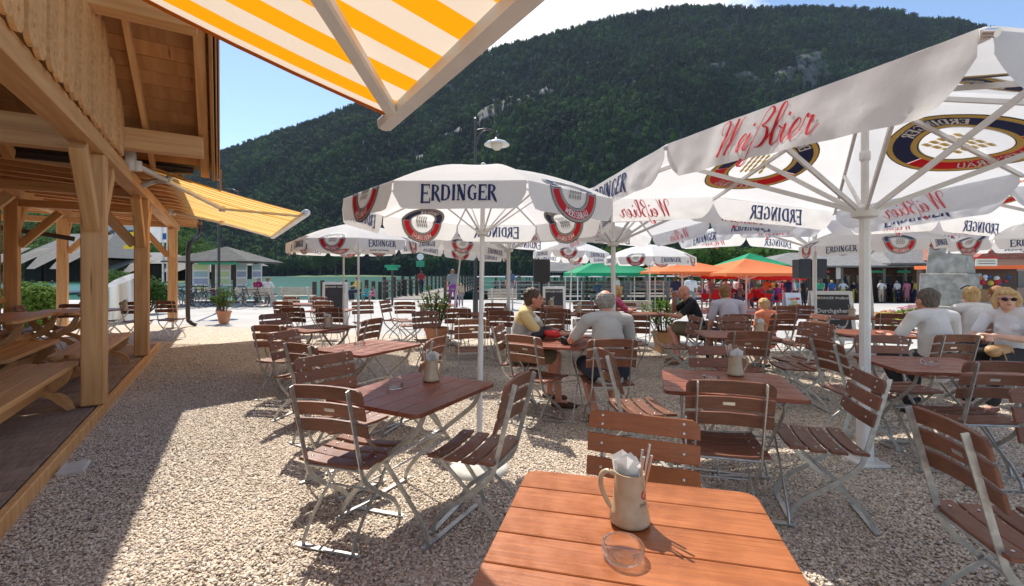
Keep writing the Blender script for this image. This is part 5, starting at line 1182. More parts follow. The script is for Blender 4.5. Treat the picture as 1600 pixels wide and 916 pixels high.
# strollers and sitters farther off, each its own figure copied from a few built ones
cols = dict(white=(.72, .71, .69), red=(.55, .03, .04), green=(.03, .30, .16), blue=(.03, .10, .30), navy=(.02, .025, .06), black=(.02, .02, .02), pink=(.6, .2, .28), beige=(.5, .4, .27), lime=(.35, .55, .04), purple=(.25, .05, .28), magenta=(.35, .01, .10), grey=(.25, .25, .26), yellow=(.65, .5, .08), orange=(.7, .2, .04), teal=(.05, .3, .35), denim=(.08, .13, .25))
CM = {k: cloth(k+'_fabric', v) for k, v in cols.items()}
PROTO = {}
def crowd(label, x, Y, yaw, kind_, shirt, legs, hair, group, size=1.0, z=None, X=None, hat=None):
    key = (kind_)
    X = (x-800)*Y/F; zz = gz(X, Y) if z is None else z; HM = {'b': HB, 'g': HG, 'l': HL, 'r': HR}
    if key not in PROTO:
        po = {'stand': dict(sit=False), 'walk': dict(sit=False, knees=((-.10, .16, .52), (.10, .02, .50)), ankles=((-.11, .22, .09), (.11, -.22, .12)), lean=.05), 'hips': dict(sit=False, elbow=((-.36, -.06, 1.16), (.36, -.06, 1.16)), wrist=((-.19, .02, 1.02), (.19, .02, 1.02))),
              'skirt': dict(sit=False), 'sit': dict(lean=.08, elbow=((-.24, .16, .80), (.24, .16, .80)), wrist=((-.12, .38, .80), (.12, .38, .80)))}[kind_]
        o = person(label, (X, Y, zz), yaw, po, CM[shirt], CM[legs], HM[hair], SKIN, vox=.022, shoe=None if kind_ == 'sit' else CM['black'], leglen='skirt' if kind_ == 'skirt' else 'long', hairstyle='bob' if kind_ == 'skirt' else 'short', female=kind_ == 'skirt', size=size, group=group)
        for c in o.children:      # colours are set per figure
            for sl in c.material_slots: mm = sl.material; sl.link = 'OBJECT'; sl.material = mm
        PROTO[key] = o
    else: o = dup(PROTO[key], (X, Y, zz), R(yaw-90), label, group, size)
    for c in o.children:
        b = c.name.split('.')[0]; mm = {'shirt': CM[shirt], 'trousers': CM[legs], 'skirt': CM[legs], 'hair': HM[hair]}.get(b)
        if mm: c.material_slots[0].link = 'OBJECT'; c.material_slots[0].material = mm
    return o
g1 = 'people queuing at the ticket building'; g2 = 'people under the orange and red parasols'; g3 = 'people strolling by the pier'
for a in [
 ('person with hands on hips in a white shirt and lime trousers', 1057+0*0+249, 35, 85, 'hips', 'white', 'lime', 'g', g1),
]: pass
for lb, x, Y, yaw, k, s, l, h_, g in [
 ('person in a green top walking before the ticket building', 1281, 33, 60, 'walk', 'green', 'navy', 'b', g1), ('person in a blue top with a pale sun hat near the lettered chalkboard', 1300, 33, 80, 'stand', 'blue', 'navy', 'l', g1),
 ('person in white shirt and lime shorts, hands on hips', 1317, 35, 85, 'hips', 'white', 'lime', 'g', g1), ('person in white shirt and beige trousers, hands on hips', 1377, 34, 95, 'hips', 'white', 'beige', 'b', g1),
 ('person in white shirt with a navy rucksack at the counter', 1402, 35, 90, 'stand', 'white', 'navy', 'g', g1), ('person in a pink skirt at the ticket counter', 1417, 35, 80, 'skirt', 'pink', 'pink', 'b', g1), ('person in a yellowish top before the rightmost counter', 1432, 35, 100, 'stand', 'yellow', 'navy', 'b', g1),
 ('person in white shirt and white cap walking behind the sandwich board', 1241, 26, 150, 'walk', 'white', 'navy', 'g', g2), ('person dressed in black standing beside the sandwich board', 1256, 27, 100, 'stand', 'black', 'black', 'b', g2),
 ('woman in a white top walking right of the bald man', 1079, 19, 60, 'walk', 'white', 'grey', 'b', g3), ('person in a navy cap behind the bald man', 1056, 22, 90, 'stand', 'navy', 'grey', 'b', g3),
 ('woman in a floral top and purple trousers on the pier approach', 708, 19.5, 110, 'walk', 'grey', 'purple', 'r', g3), ('child in a beige hat beside the woman in purple trousers', 720, 20.5, 90, 'stand', 'beige', 'grey', 'l', g3),
 ('person in a red jacket walking away on the pier', 658, 34, 90, 'walk', 'red', 'navy', 'b', g3), ('person in pale blue at the railing by the second white pole', 797, 24, 90, 'stand', 'denim', 'grey', 'g', g3),
 ('person in a pale shirt right of the big white pole by the railing', 962, 24, 40, 'stand', 'white', 'denim', 'g', g3), ('seated person at the railing behind the grey haired man', 934, 25, 120, 'sit', 'denim', 'grey', 'g', g3),
 ('person in yellow sitting at the quay behind the parasol poles', 559, 24.5, 170, 'sit', 'yellow', 'navy', 'b', g3), ('child in teal crouching at the quay', 573, 24, 160, 'sit', 'teal', 'teal', 'b', g3), ('child in pink beside the teal child', 584, 24.3, 200, 'sit', 'pink', 'pink', 'b', g3)]:
    crowd(lb, x, Y, yaw, k, s, l, h_, g, size=.62 if 'child' in lb else 1)
rc = random.Random(11); names = list(cols)
spots = [(1098, 25, 'sit', 'purple'), (1112, 26, 'stand', 'grey'), (1122, 24.5, 'sit', 'red'), (1135, 27, 'stand', 'beige'), (1141, 25, 'sit', 'magenta'), (1150, 28, 'stand', 'white'), (1163, 26, 'stand', 'navy'), (1172, 28, 'stand', 'denim'), (1181, 25, 'sit', 'red'), (1190, 26, 'sit', 'pink'), (1186, 29, 'stand', 'green'), (1199, 27, 'stand', 'orange'), (1208, 28, 'stand', 'yellow'), (1214, 25.5, 'sit', 'purple'), (1217, 29, 'stand', 'white'), (1204, 24.8, 'sit', 'teal'), (1226, 28, 'stand', 'red'), (1232, 26.5, 'stand', 'blue'), (1245, 30, 'stand', 'teal'), (1128, 29, 'stand', 'black'), (1107, 28, 'stand', 'white'), (1157, 24.6, 'sit', 'grey'), (1333, 36, 'stand', 'navy'), (1352, 36, 'stand', 'grey'), (1390, 36.2, 'stand', 'navy'), (1425, 36.3, 'stand', 'black')]
where = {}
for x, Y, k, s in spots:
    l = rc.choice(['navy', 'grey', 'beige', 'denim', 'black']); hh = rc.choice('bglr'); hn = dict(b='dark', g='grey', l='blond', r='auburn')[hh]
    zone = 'under orange parasol' if x < 1200 else ('by red awning edge' if x < 1260 else 'at ticket hall')
    pos = ('far back' if Y > 27.5 else 'in front') if x < 1260 else ('left of' if x < 1370 else 'right of')+' the counter'
    crowd('%s %s haired person, %s top, %s legs, %s %s' % ('seated' if k == 'sit' else 'standing', hn, s, l, pos, zone), x, Y, rc.uniform(0, 360), k, s, l, hh, g2 if x < 1260 else g1, size=rc.uniform(.93, 1.05))

bpy.data.scenes.remove(FS)
# ---------------------------------------------------------------- boards, lamps, plants and the far side of the plaza
def lettering_flat(txt, size, m, parent, M, extr=.001, shear=0, name='lettering', align='CENTER'):
    cu = bpy.data.curves.new('t', 'FONT'); cu.body = txt; cu.size = size; cu.extrude = extr; cu.align_x = align; cu.shear = shear; cu.resolution_u = 2
    o = bpy.data.objects.new('t', cu); C.objects.link(o); dg = bpy.context.evaluated_depsgraph_get(); me = bpy.data.meshes.new_from_object(o.evaluated_get(dg)); bpy.data.objects.remove(o)
    me.materials.clear(); me.materials.append(m); q = link(name, me, None, parent); q.matrix_local = M; return q
def board(label, x, Y, rz, w=.66, h=1.14, words=None, head=True, folded=.22):
    P = gp(x, Y); t = thing('chalkboard_stand', label, 'chalkboard', P, R(rz), 'A frame chalkboards of the beer garden')
    for s in (1, -1):
        a = s*.16; M = Matrix.Translation((0, -s*folded, 0)) @ Matrix.Rotation(-a, 4, 'X')
        bm = B()
        for q in (-1, 1): box(bm, (q*(w/2-.035), 0, h/2), (.07, .03, h), M=M)
        for z in (h-.035, .24): box(bm, (0, 0, z), (w-.14, .03, .07), M=M)
        f = obj('frame', bm, m_white, t)
        bm = B(); box(bm, (0, 0, (h-.07+.275)/2), (w-.14, .016, h-.345), M=M); pn = obj('board_panel', bm, m_board, f)
        if s == 1:
            Mf = M @ Matrix.Translation((0, -.0095, 0)) @ Matrix.Rotation(PI/2, 4, 'X')
            tx = [('ERDINGER Weißbräu', h-.155, .066, m_wprint)]+(words or [])
            for w_, z, sz, mm in tx: lettering_flat(w_, sz, mm, pn, Mf @ Matrix.Translation((0.02, z, 0)))
            bm = B(); lathe(bm, [(0, 0), (.026, 0), (.026, .002), (0, .002)], 14); o = obj('emblem', bm, m_gold, pn); o.matrix_local = Mf @ Matrix.Translation((-w/2+.12, h-.135, 0))
    return t
board('tall chalkboard in a white frame, blank, standing at the far left group', 524, 12.8, 14, .66, 1.25)
board('chalkboard in a white frame below the black loudspeaker, blank', 865, 12.4, 4, .62, 1.14)
def fraktur(P_, parent): pass
board('chalkboard lettered Durchgehend Küche right of the boy in orange', 1297, 8.8, -6, .74, 1.15, [('Durchgehend', .735, .118, m_wprint), ('warme', .60, .06, m_wprint), ('Küche', .43, .125, m_wprint)])
t = board('white sandwich board with colourful food pictures on the sunny plaza', 1237, 20.5, 4, .72, .95); t['group'] = 'A frame chalkboards of the beer garden'
for c in t.children:
    for k in c.children:
        k.data = k.data.copy(); k.data.materials[0] = m_white
        for q in list(k.children): bpy.data.objects.remove(q)
pn = t.children[0].children[0]
for i, (dx, z, cc) in enumerate(((-.13, .66, 'orange'), (.12, .68, 'red'), (0, .52, 'yellow'), (-.12, .40, 'lime'), (.13, .40, 'orange'), (0, .30, 'red'))):
    bm = B(); box(bm, (dx, -.21+(.60-z)*-.16-.018, z), (.19, .004, .10)); obj('picture', bm, CM[cc], pn)
def street_lamp(label, x, Y, h, dx, grp='street lamps of the plaza'):
    t = thing('street_lamp', label, 'street lamp', gp(x, Y), 0, grp)
    bm = B(); tube(bm, [(0, 0, 0), (0, 0, .9), (0, 0, .95), (0, 0, h)], [.085, .085, .05, .045], 12); lathe(bm, [(.11, 0), (.11, .06), (.09, .12)], 12); lathe(bm, [(0, h+.12), (.05, h+.06), (.03, h)], 10); p = obj('pole', bm, m_iron, t, 50)
    bm = B(); tube(bm, spline([(0, 0, h-.75), (dx*.25, 0, h-.40), (dx*.7, 0, h-.28), (dx, 0, h-.42)], 6), .022, 8); tube(bm, spline([(0, 0, h-.3), (dx*.4, 0, h-.25), (dx*.7, 0, h-.28)], 5), .014, 6); obj('bracket', bm, m_iron, t, 60)
    bm = B(); lathe(bm, [(.03, .14), (.05, .10), (.09, .03), (.12, .02), (.12, 0)], 16, (dx, 0, h-.62)); lathe(bm, [(0, .3), (.02, .26), (.03, .14)], 8, (dx, 0, h-.62)); obj('lamp_cap', bm, m_iron, t, 60)
    bm = B(); lathe(bm, [(.10, .01), (.30, -.06), (.40, -.14), (.40, -.16), (.28, -.13), (.1, -.06)], 28, (dx, 0, h-.62)); obj('reflector', bm, m_white, t, 60)
    bm = B(); lathe(bm, [(.17, -.09), (.19, -.16), (.16, -.25), (.09, -.31), (0, -.33)], 20, (dx, 0, h-.62)); obj('globe', bm, mat('frosted_glass', (.72, .70, .60), .3, trans=.3), t, 180)
street_lamp('dark iron street lamp rising above the nearest round parasol', 743, 14.5, 6.35, .68)
street_lamp('dark iron street lamp between the timber hall and the kiosk', 342, 17.5, 5.0, .74)
def planter(label, x, Y, h, w, pot_h, col=None, seed=1, n=520, leaf=None):
    t = thing('potted_oleander', label, 'potted plant', gp(x, Y), 0, 'potted oleanders of the beer garden'); rnd = random.Random(seed)
    bm = B(); lathe(bm, [(0, 0), (pot_h*.36, 0), (pot_h*.52, pot_h*.86), (pot_h*.57, pot_h*.86), (pot_h*.58, pot_h), (pot_h*.52, pot_h), (pot_h*.50, pot_h*.9), (0, pot_h*.88)], 28); obj('pot', bm, col or m_terra, t, 45)
    bm = B(); lf = B()
    for k in range(26):
        a = rnd.uniform(0, 6.28); r = rnd.uniform(.1, 1)*w/2; top = Vector((math.cos(a)*r, math.sin(a)*r, pot_h+h*rnd.uniform(.55, 1)*(1-.3*(r/(w/2))**2))); b0 = Vector((math.cos(a)*.06, math.sin(a)*.06, pot_h*.9))
        pts = spline([b0, b0.lerp(top, .5)+Vector((0, 0, h*.08)), top], 4); tube(bm, pts, .006, 4)
        for j in range(n//26):
            f_ = rnd.uniform(.25, 1); i = min(len(pts)-2, int(f_*(len(pts)-1))); p = pts[i].lerp(pts[i+1], rnd.random()); d = Vector((rnd.gauss(0, 1), rnd.gauss(0, 1), rnd.uniform(.2, 1.4))).normalized(); L_ = rnd.uniform(.09, .16); sd = d.cross(Vector((0, 0, 1))).normalized()
            lf.faces.new([lf.verts.new(q) for q in (p, p+d*L_*.5+sd*L_*.13, p+d*L_-Vector((0, 0, L_*.15)), p+d*L_*.5-sd*L_*.13)])
    obj('stem', bm, m_bark, t); obj('foliage', lf, leaf or m_leafl, t); return t
planter('oleander in a terracotta pot on the sunny paving left, near the bicycles', 350, 13.6, .72, .82, .36, seed=2)
planter('oleander in a terracotta pot behind the folding chairs in the middle', 682, 8.9, .78, .85, .42, seed=5)
planter('green shrub in a tan pot beside the bald man', 1036, 8.6, .66, .9, .38, mat('tan_clay', (.55, .33, .17), .8), seed=9)
def speaker(label, xs, x, Y, zc, n):
    t = thing('loudspeaker', label, 'loudspeaker', gp(x, Y), 0, 'black loudspeakers on poles'); zb = t.location.z
    bm = B(); tube(bm, [(0, 0, 0), (0, 0, zc-zb+.3)], .035, 10); box(bm, (0, 0, .012), (.5, .5, .024)); obj('pole', bm, m_black, t, 50)
    for s in xs:
        bm = B(); box(bm, (s, -.02, zc-zb), (.36 if n > 1 else .42, .36, .58), bev=.02); bx = obj('cabinet', bm, m_black, t); bm = B(); box(bm, (s, -.205, zc-zb), (.32 if n > 1 else .38, .01, .54)); obj('grille', bm, mat('speaker_grille', (.03, .03, .032), .7, bump=.5, scale=300), bx)
    return t
speaker('single black loudspeaker on a pole above the blank chalkboard', (0,), 846, 11.8, 1.55, 1)
speaker('pair of black loudspeakers on a pole above the lettered chalkboard', (-.23, .23), 1264, 13.5, 1.62, 2)
def signpost():
    t = thing('signpost', 'dark post with green direction signs near the pier', 'signpost', gp(613, 21)); bm = B(); tube(bm, [(0, 0, 0), (0, 0, 1.95)], .05, 10); obj('post', bm, m_iron, t)
    for z, w, r in ((1.82, .66, .1), (1.70, .5, -.2)): bm = B(); prism(bm, [(-w/2, -.06), (w/2, -.06), (w/2+.08, 0), (w/2, .06), (-w/2, .06)], .02, Matrix.Translation((0, -.07, z)) @ Matrix.Rotation(r, 4, 'Z') @ Matrix.Rotation(PI/2, 4, 'X')); obj('sign_plate', bm, mat('green_enamel', (.02, .32, .16), .4), t)
    t = thing('signpost', 'small round sign on a slim pole at the pier head', 'signpost', gp(657, 33)); bm = B(); tube(bm, [(0, 0, 0), (0, 0, 2.9)], .04, 8); obj('post', bm, m_iron, t)
    bm = B(); lathe(bm, [(0, 0), (.25, 0), (.25, .03), (0, .03)], 18); o = obj('sign_plate', bm, m_wprint, t, loc=(0, -.05, 2.7), rot=(PI/2, 0, 0)); bm = B(); box(bm, (0, -.06, 2.2), (.6, .03, .45)); obj('sign_plate', bm, MATS['green_enamel'], t)
    t = thing('signpost', 'yellow hiking signs on a grey pole behind the second timber post', 'signpost', gp(214, 17)); bm = B(); tube(bm, [(0, 0, 0), (0, 0, 3.2)], .04, 8); obj('post', bm, m_steel, t)
    for k in range(3): bm = B(); prism(bm, [(-.42, -.07), (.2, -.07), (.3, 0), (.2, .07), (-.42, .07)], .02, Matrix.Translation((-.02, -.06, 2.95-.24*k)) @ Matrix.Rotation(PI/2, 4, 'X')); obj('sign_plate', bm, mat('yellow_enamel', (.75, .58, .01), .5), t)
signpost()
# benches by the water
def slat_bench(label, x, Y, w, rz=0):
    t = thing('park_bench', label, 'bench', gp(x, Y), R(rz), 'pale benches at the water'); mt = mat('bleached_wood', (.46, .38, .29), .7, (.56, .48, .38), 6, 5)
    for k in range(3): bm = B(); box(bm, (0, -.18+.16*k, .44), (w, .14, .03), bev=.004); obj('seat_slat', bm, mt, t)
    for k in range(3): bm = B(); box(bm, (0, -.30-.03*k, .56+.12*k), (w, .025, .10), bev=.004); obj('back_slat', bm, mt, t)
    for s in (-1, 1): bm = B(); box(bm, (s*(w/2-.18), -.02, .21), (.07, .42, .42)); beam(bm, (s*(w/2-.18), -.25, .4), (s*(w/2-.18), -.39, .86), .06, .04); obj('leg', bm, m_conc, t)
slat_bench('pale bench at the water with two people sitting on it', 404, 21, 1.75)
slat_bench('empty pale bench at the water behind the crowded chairs', 466, 21.5, 1.55)
slat_bench('pale bench behind the man in the yellow sweater', 785, 19, 1.2)
crowd('person with grey hair on the pale bench, left of the white top', 404, 21.1, 90, 'sit', 'magenta', 'grey', 'g', 'people sitting on the bench by the water'); crowd('person in a white top on the pale bench', 418, 21.1, 90, 'sit', 'white', 'grey', 'r', 'people sitting on the bench by the water')
def bike(label, x, Y, rz, c, grp='bicycles parked by the kiosk'):
    t = thing('bicycle', label, 'bicycle', gp(x, Y), R(rz), grp); m = mat('bike_paint_'+c, cols[c] if c in cols else (.3, .3, .3), .35)
    for s in (-.52, .52):
        bm = B(); n = 28; rings = []
        for k in range(n): a = 2*PI*k/n; rings.append(Vector((s+.33*math.cos(a), 0, .34+.33*math.sin(a))))
        tube(bm, rings+[rings[0]], .017, 6, False); w_ = obj('wheel', bm, m_black, t, 60); bm = B()
        for k in range(12): a = 2*PI*k/12; beam(bm, (s, 0, .34), (s+.32*math.cos(a), 0, .34+.32*math.sin(a)), .004, .004)
        obj('spokes', bm, m_steel, w_)
    bm = B()
    for p, q in (((-.52, 0, .34), (-.12, 0, .32)), ((-.12, 0, .32), (-.24, 0, .86)), ((-.52, 0, .34), (-.20, 0, .74)), ((-.12, 0, .32), (.36, 0, .72)), ((-.21, 0, .76), (.36, 0, .80)), ((.36, 0, .88), (.40, 0, .62)), ((.40, 0, .62), (.52, 0, .34))): tube(bm, [p, q], .018, 6)
    obj('frame', bm, m, t, 60); bm = B(); tube(bm, spline([(.34, -.28, .98), (.38, -.1, .98), (.36, 0, .92), (.38, .1, .98), (.34, .28, .98)], 3), .013, 6); obj('handlebar', bm, m_black, t)
    bm = B(); prism(bm, [(-.14, -.07), (.02, -.03), (.12, 0), (.02, .03), (-.14, .07)], .05, Matrix.Translation((-.25, 0, .91))); obj('saddle', bm, m_black, t)
for k, (x, Y, rz, c, lb) in enumerate([(293, 19.5, 70, 'navy', 'leftmost bicycle, half behind the downpipe'), (302, 20, 25, 'black', 'black bicycle just right of the downpipe'), (313, 20.5, 60, 'grey', 'grey bicycle in the rack, third from the downpipe'), (322, 20.8, 75, 'red', 'red framed bicycle in the middle of the rack'), (331, 20.5, 50, 'black', 'bicycle left of the potted oleander'), (372, 19.8, 60, 'navy', 'bicycle just right of the potted oleander'), (388, 19.6, 12, 'black', 'black bicycle seen side on at the right end'), (262, 19.5, 20, 'grey', 'bicycle between the last two timber posts')]): bike(lb, x, Y, rz, c)
# kiosk with hipped roof
def hip(bm, w, d, z0, h, ridge, th=.12, c=(0, 0)):
    a = [(-w/2, -d/2), (w/2, -d/2), (w/2, d/2), (-w/2, d/2)]; lo = [bm.verts.new((x+c[0], y+c[1], z0)) for x, y in a]; lo2 = [bm.verts.new((x+c[0], y+c[1], z0+th)) for x, y in a]
    r = [bm.verts.new((-ridge/2+c[0], c[1], z0+h)), bm.verts.new((ridge/2+c[0], c[1], z0+h))] if ridge > 0 else [bm.verts.new((c[0], c[1], z0+h))]*2
    for k in range(4): bm.faces.new((lo[k], lo[(k+1) % 4], lo2[(k+1) % 4], lo2[k]))
    bm.faces.new(lo[::-1]); f = [(lo2[0], lo2[1], r[1], r[0]), (lo2[1], lo2[2], r[1]), (lo2[2], lo2[3], r[0], r[1]), (lo2[3], lo2[0], r[0])]
    for q in f:
        u = []; [u.append(v) for v in q if v not in u]; bm.faces.new(u)
m_shing = mat('grey_shingle', (.13, .125, .12), .85, (.26, .25, .24), 3, 7, (1, 6, 6), .3); m_dwood = mat('dark_stained_wood', (.045, .028, .02), .6, (.08, .05, .035), 5, 5, (.3, 4, 4))
def kiosk():
    P = gp(354, 23.5); t = thing('information_kiosk', 'small information kiosk with a hipped grey roof and map panels', 'kiosk', (P.x, P.y, -.05))
    bm = B(); hip(bm, 4.2, 3.4, 2.08, .85, 0, .06); obj('roof', bm, mat('grey_roofing', (.05, .05, .048), .9, (.085, .085, .08), 4, 5), t)
    for x in (-1.65, -.55, .55, 1.65):
        bm = B(); box(bm, (x, -.2, 1.05), (.14, .14, 2.1)); obj('post', bm, m_dwood, t)
    for x, w in ((-1.1, .85), (0.02, .8), (.98, .55), (1.75, .5)):
        bm = B(); box(bm, (x, -.32, 1.3), (w, .05, 1.45), bev=.01); p = obj('map_panel', bm, m_white, t); rnd = random.Random(int(x*10)+40)
        for j in range(4):
            cc = rnd.choice(['teal', 'grey', 'blue', 'beige', 'lime']); bm = B(); box(bm, (x, -.349, 1.86-.36*j), (w*.86, .006, .28)); obj('printed_map', bm, mat('map_'+cc, tuple(.35+.5*v for v in cols[cc]), .6, tuple(.25+.7*v for v in cols[cc]), 8, 5), p)
    bm = B(); box(bm, (.55, -1.55, 2.03), (1.9, .05, .13)); obj('sign_board', bm, mat('green_enamel', (0, 0, 0)), t)
    bm = B(); box(bm, (0, -.2, .06), (3.8, .4, .12)); obj('plinth', bm, m_dwood, t)
kiosk()
# boathouses with folded shingle roofs
def boathouse(label, x0, x1, Y, ybase, yeave, ytop, bays):
    P0, P1 = at(x0, Y, ybase), at(x1, Y, ybase); w = P1.x-P0.x; k = Y/F; h1 = (ybase-yeave)*k; h2 = (ybase-ytop)*k; zb = P0.z
    t = thing('boathouse', label, 'boathouse', ((P0.x+P1.x)/2, Y, zb), 0, 'shingled boathouses at the shore')
    bm = B(); box(bm, (0, 5, h1*.45), (w, 9.6, h1*.9)); obj('wall', bm, m_dwood, t)
    rnd = random.Random(3); n = bays; bw = w/n
    bm = B(); tops = [bm.verts.new((-w/2+w*(i+.5)/n*1.0, 1.4 if i % 1 == 0 else 0, h2)) for i in range(n)]
    L_ = bm.verts.new((-w/2-1, 0, h1)); R_ = bm.verts.new((w/2+1, 0, h1)); bt = [bm.verts.new((-w/2-1, 10, h1)), bm.verts.new((w/2+1, 10, h1))]
    rl, rr = bm.verts.new((-w*.36, 5, h2*1.0)), bm.verts.new((w*.36, 5, h2*1.0)); bm.faces.new((L_, R_, rr, rl)); bm.faces.new((R_, bt[1], rr)); bm.faces.new((bt[1], bt[0], rl, rr)); bm.faces.new((bt[0], L_, rl)); bm.verts.remove(tops[0]) if False else None
    for v in tops: bm.verts.remove(v)
    obj('roof', bm, m_shing, t)
    for i in range(n+1):                    # folded roof flaps hang between dark six sided openings
        cx = -w/2+bw*i; q = .46*bw; bm = B()
        a = [bm.verts.new(p) for p in ((cx-q*.55, .3, h1+(h2-h1)*.35), (cx+q*.55, .3, h1+(h2-h1)*.35), (cx+q, -2.2, h1*.98), (cx+q*.38, -4.2, h1*.50), (cx-q*.38, -4.2, h1*.50), (cx-q, -2.2, h1*.98))]
        bm.faces.new(a); bmesh.ops.solidify(bm, geom=bm.faces[:], thickness=.12); obj('roof_flap', bm, mat('pale_shingle', (.36, .335, .29), .85, (.50, .47, .42), 3, 7, (1, 6, 6), .3), t)
        if i < n: bm = B(); box(bm, (cx+bw/2, -.06, h1*.44), (bw*.78, .1, h1*.88)); obj('opening_shade', bm, mat('interior_shade', (.012, .011, .01), .9), t)  # dark box in each bay, the interior's shade put into its colour
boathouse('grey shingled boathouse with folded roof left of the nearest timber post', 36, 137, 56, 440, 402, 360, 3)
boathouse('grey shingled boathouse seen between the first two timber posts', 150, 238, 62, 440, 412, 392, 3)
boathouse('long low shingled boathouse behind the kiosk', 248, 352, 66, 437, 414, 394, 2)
def house():
    t = thing('hillside_house', 'pale house with dark windows on the slope above the boathouses', 'house', at(190, 150, 372)); w, h_ = 16, 8
    bm = B(); box(bm, (0, 4, h_/2-2), (w, 8, h_+4)); obj('wall', bm, white, t); bm = B(); hip(bm, w+2, 10, h_, 3, 8, .2, (0, 4)); obj('roof', bm, m_shing, t)
    for i in range(5):
        for j in range(2): bm = B(); box(bm, (-6.2+3.1*i, -.02, 1.8+3.4*j), (1.5, .1, 1.7)); obj('window', bm, mat('window_glass', (.03, .04, .05), .1), t)
house()
def bush(label, x, Y, w, h, seed, n=2400, leaf=None, s=.10):
    rnd = random.Random(seed); t = thing('bush', label, 'bush', gp(x, Y), 0); lobes = [((rnd.uniform(-.3, .3)*w, rnd.uniform(-.2, .2)*w, h*rnd.uniform(.35, .65)), min(w, h)*rnd.uniform(.24, .4)) for _ in range(7)]
    obj('foliage', crown_bm(lobes, n, s, rnd, .5), leaf or m_leafl, t); bm = B()
    for c, r in lobes: tube(bm, [(0, 0, 0), c], [.03, .01], 5)
    obj('stem', bm, m_bark, t)
bush('bright green bush left of the nearest timber post', 62, 13.5, 1.7, 1.35, 1, 4200, s=.12); bush('round willow like bush before the third timber post', 232, 17, 1.5, 1.5, 2, 2600, m_leaf)
bush('loose green shrub behind the steel cylinder', 178, 20, 2.2, 1.9, 3, 2600, m_leaf); bush('low green plants on the ground before the boarded wall', 58, 12.2, .9, .35, 4, 900)
def cyl():
    t = thing('steel_cylinder', 'tall brushed steel cylinder with a slanted white top', 'sculpture', gp(191, 14)); bm = B(); n = 40; r = .38; lo = []; hi = []
    for k in range(n): a = 2*PI*k/n; lo.append(bm.verts.new((r*math.cos(a), r*math.sin(a), 0))); hi.append(bm.verts.new((r*math.cos(a), r*math.sin(a), 1.28+.08*math.cos(a)+.20*math.sin(a))))
    for k in range(n): bm.faces.new((lo[k], lo[(k+1) % n], hi[(k+1) % n], hi[k]))
    obj('drum', bm, mat('brushed_steel', (.62, .63, .62), .32, (.7, .7, .7), 3, 3, (1, 1, .02), metal=.85), t, 60)
    bm = B(); bm.faces.new([bm.verts.new((r*.99*math.cos(2*PI*k/n), r*.99*math.sin(2*PI*k/n), 1.275+.08*math.cos(2*PI*k/n)+.20*math.sin(2*PI*k/n))) for k in range(n)]); bmesh.ops.solidify(bm, geom=bm.faces[:], thickness=.02); obj('top_plate', bm, m_white, t)
cyl()
def scooter():
    t = thing('motor_scooter', 'white motor scooter parked behind the green bush', 'scooter', gp(116, 14.5), R(200)); m = mat('white_enamel', (.75, .75, .75), .25)
    for x in (-.62, .62):
        bm = B(); n = 24; tube(bm, [Vector((x+.2*math.cos(2*PI*k/n), 0, .26+.2*math.sin(2*PI*k/n))) for k in range(n+1)], .06, 8, False); w_ = obj('wheel', bm, m_black, t, 60); bm = B(); lathe(bm, [(0, -.03), (.15, -.03), (.15, .03), (0, .03)], 16); o = obj('rim', bm, m_steel, w_, loc=(x, 0, .26), rot=(PI/2, 0, 0))
    bm = B(); limb(bm, [(-.75, 0, .58), (-.35, 0, .58), (-.2, 0, .34), (.25, 0, .30), (.45, 0, .62), (.42, 0, .95)], [.10, .15, .12, .10, .12, .08], 12); limb(bm, [(.42, 0, .9), (.5, 0, 1.0)], [.10, .09]); limb(bm, [(.45, 0, .5), (.64, 0, .48), (.8, 0, .4)], [.08, .075, .05]); FSx = bpy.data.scenes.new('fuse'); globals()['FS'] = FSx; link('body', fuse(bm, .03, 3), m, t); bpy.data.scenes.remove(FSx)
    bm = B(); box(bm, (-.42, 0, .78), (.62, .24, .08), bev=.03); obj('seat', bm, m_black, t); bm = B(); tube(bm, [(.4, -.3, 1.05), (.44, 0, 1.0), (.4, .3, 1.05)], .018, 8); obj('handlebar', bm, m_black, t)
    for s in (-1, 1): bm = B(); tube(bm, [(.44, s*.2, 1.03), (.42, s*.26, 1.2)], .006, 5); ball(bm, Vector((.42, s*.27, 1.22)), .06, (.4, 1, .7)); obj('mirror', bm, m_black, t, 60)
scooter()
for k, (x, Y, h_) in enumerate(((255, 26, 5.5), (262, 24, 5.2))):
    t = thing('flag_pole', ('white pole with a pale banner between the second and third timber posts', 'slim grey pole close beside the banner pole')[k], 'flag pole', gp(x, Y)); bm = B(); tube(bm, [(0, 0, 0), (0, 0, h_)], .06, 10); obj('pole', bm, m_steel, t)
    if k == 0: bm = B(); box(bm, (-.1, -.1, 3.75), (1.5, .02, 1.0)); obj('banner', bm, m_cloth, t); bm = B(); box(bm, (.3, -.115, 3.6), (.5, .006, .35)); obj('banner_print', bm, CM['blue'], t)
